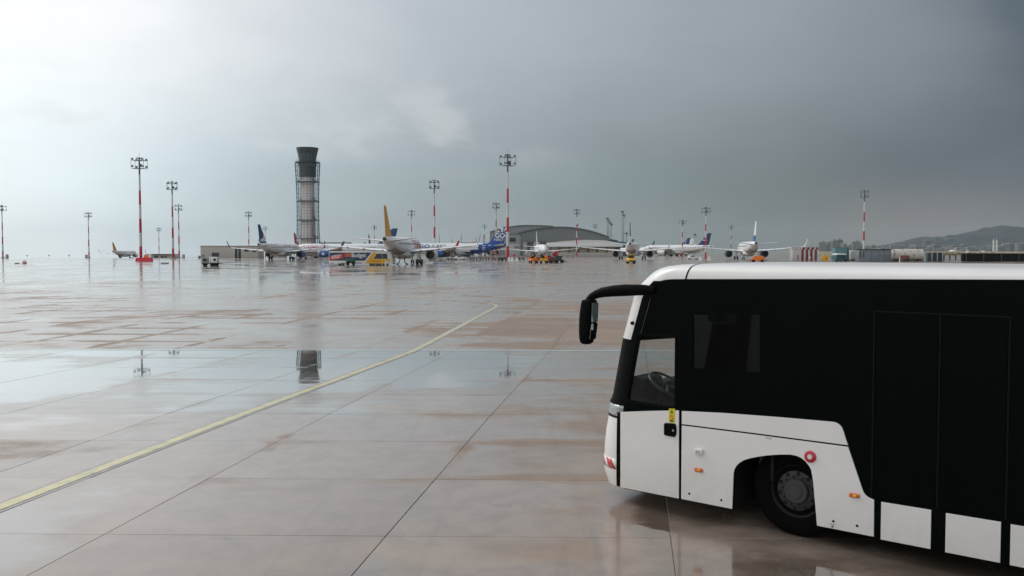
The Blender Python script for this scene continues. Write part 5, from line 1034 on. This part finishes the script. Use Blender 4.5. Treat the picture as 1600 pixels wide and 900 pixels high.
for x in (-3, 0, 3): box('saddle', tn, (x, 0, .35), (.5, 2.4, .8), 'ink', .03); obj('band', mesh('band', *lathe([(x-.06, 1.55), (x-.06, 1.63), (x+.06, 1.63), (x+.06, 1.55)], 'x', (0, 0, 2.0), 32)), 'tank_white', tn)
box('skid', tn, (0, 0, .2), (9.6, 2.2, .3), 'ink', .03); tube('manhole', tn, [(3.2, 0, 3.5), (3.2, 0, 3.9)], .3, 'rust_red', 10)
box('rust_patch', tn, (-1.2, -1.5, 1.4), (2.6, .22, .9), 'rust_red', .1)
gs = T('green_skip', 'dark green and white slatted bin right of the rusty tank', 'bin', at(1460, 268)); box('body', gs, (0, 0, 1.3), (4.6, 1.6, 2.6), 'dark_teal', .05)
for k in range(6): box('slat', gs, (-2.0+k*.8, -.84, 1.35), (.3, .1, 2.3), 'plane_grey' if k % 2 else 'ink', .02)
for k in range(14):
    x0 = 6.0+k*2.0
    if k == 0: sl = T('stone_bank', 'low tan bank of striped blocks running right behind the rusty tank', 'wall', at(1421, 310))
    box('block', sl, (x0-4, 0, 2.05), (1.9, 1.2, .9), 'dry_grass', .1, (R(-14) if k % 2 else R(0), 'Y')); box('post', sl, (x0-4, .2, .8), (.3, .4, 1.8), 'ink', .02)
bs = T('dark_shelter', 'long black low shelter at the right edge behind the bus', 'shelter', at(1565, 255)); mat('shelter_black', (.004, .0045, .0045), .8, spec=.1)
box('screen', bs, (0, 1, 1.15), (21.5, 1.2, 2.2), 'shelter_black', .05); box('roof', bs, (0, 1, 2.32), (21.7, 1.5, .16), 'ink', .02)
for x in (-10, -5, 0, 5, 10): tube('post', bs, [(x, .3, 0), (x, .3, 2.3)], .08, 'dark_steel', 6)
for k, (px, Y) in enumerate(((1511.5, 1190), (1536, 1190))): t_ = T('field_hut', ['tiny white hut on the far tan bank, left one', 'tiny white hut on the far tan bank, right one'][k], 'hut', (at(px, Y)[0], Y, 1.2)); box('wall', t_, (0, 0, 1), (3.2, 3, 3), 'white_paint', .05); box('roof', t_, (0, 0, 2.6), (3.6, 3.4, .3), 'plane_grey', .05)
wbk = T('apartment_slab', 'pale apartment slab beside the hill foot at the right edge', 'building', at(1597, 1900)); 
for k, (x, h) in enumerate(((-9, 17), (2, 20), (13, 15))): box('wall', wbk, (x, 0, h/2), (9, 12, h+3), 'facade_1', .1); box('roof', wbk, (x, 0, h+1.7), (9.6, 12.6, .5), 'concrete_wall', .05)
tag(tube('white_pin', None, [at(1405.5, 220), at(1405.5, 220, 1.6)], .12, 'plastic_white', 6), 'thin white post just above the bus roof under the rusty tank', 'post')

# ------------------------------------------------------------------ the damp air
hm = bpy.data.materials.new('haze_air'); hm.use_nodes = True; hn = hm.node_tree; hn.nodes.clear(); ho = hn.nodes.new('ShaderNodeOutputMaterial'); pv = hn.nodes.new('ShaderNodeVolumePrincipled')
pv.inputs['Color'].default_value = (.80, .88, .93, 1); pv.inputs['Density'].default_value = 8.5e-5; pv.inputs['Anisotropy'].default_value = 0; hn.links.new(pv.outputs[0], ho.inputs['Volume'])
hz = tag(obj('haze', mesh('haze', *boxd((0, 2150, 42), (9900, 5300, 176))), hm), 'thin damp haze over the whole airfield', 'haze', kind='stuff')
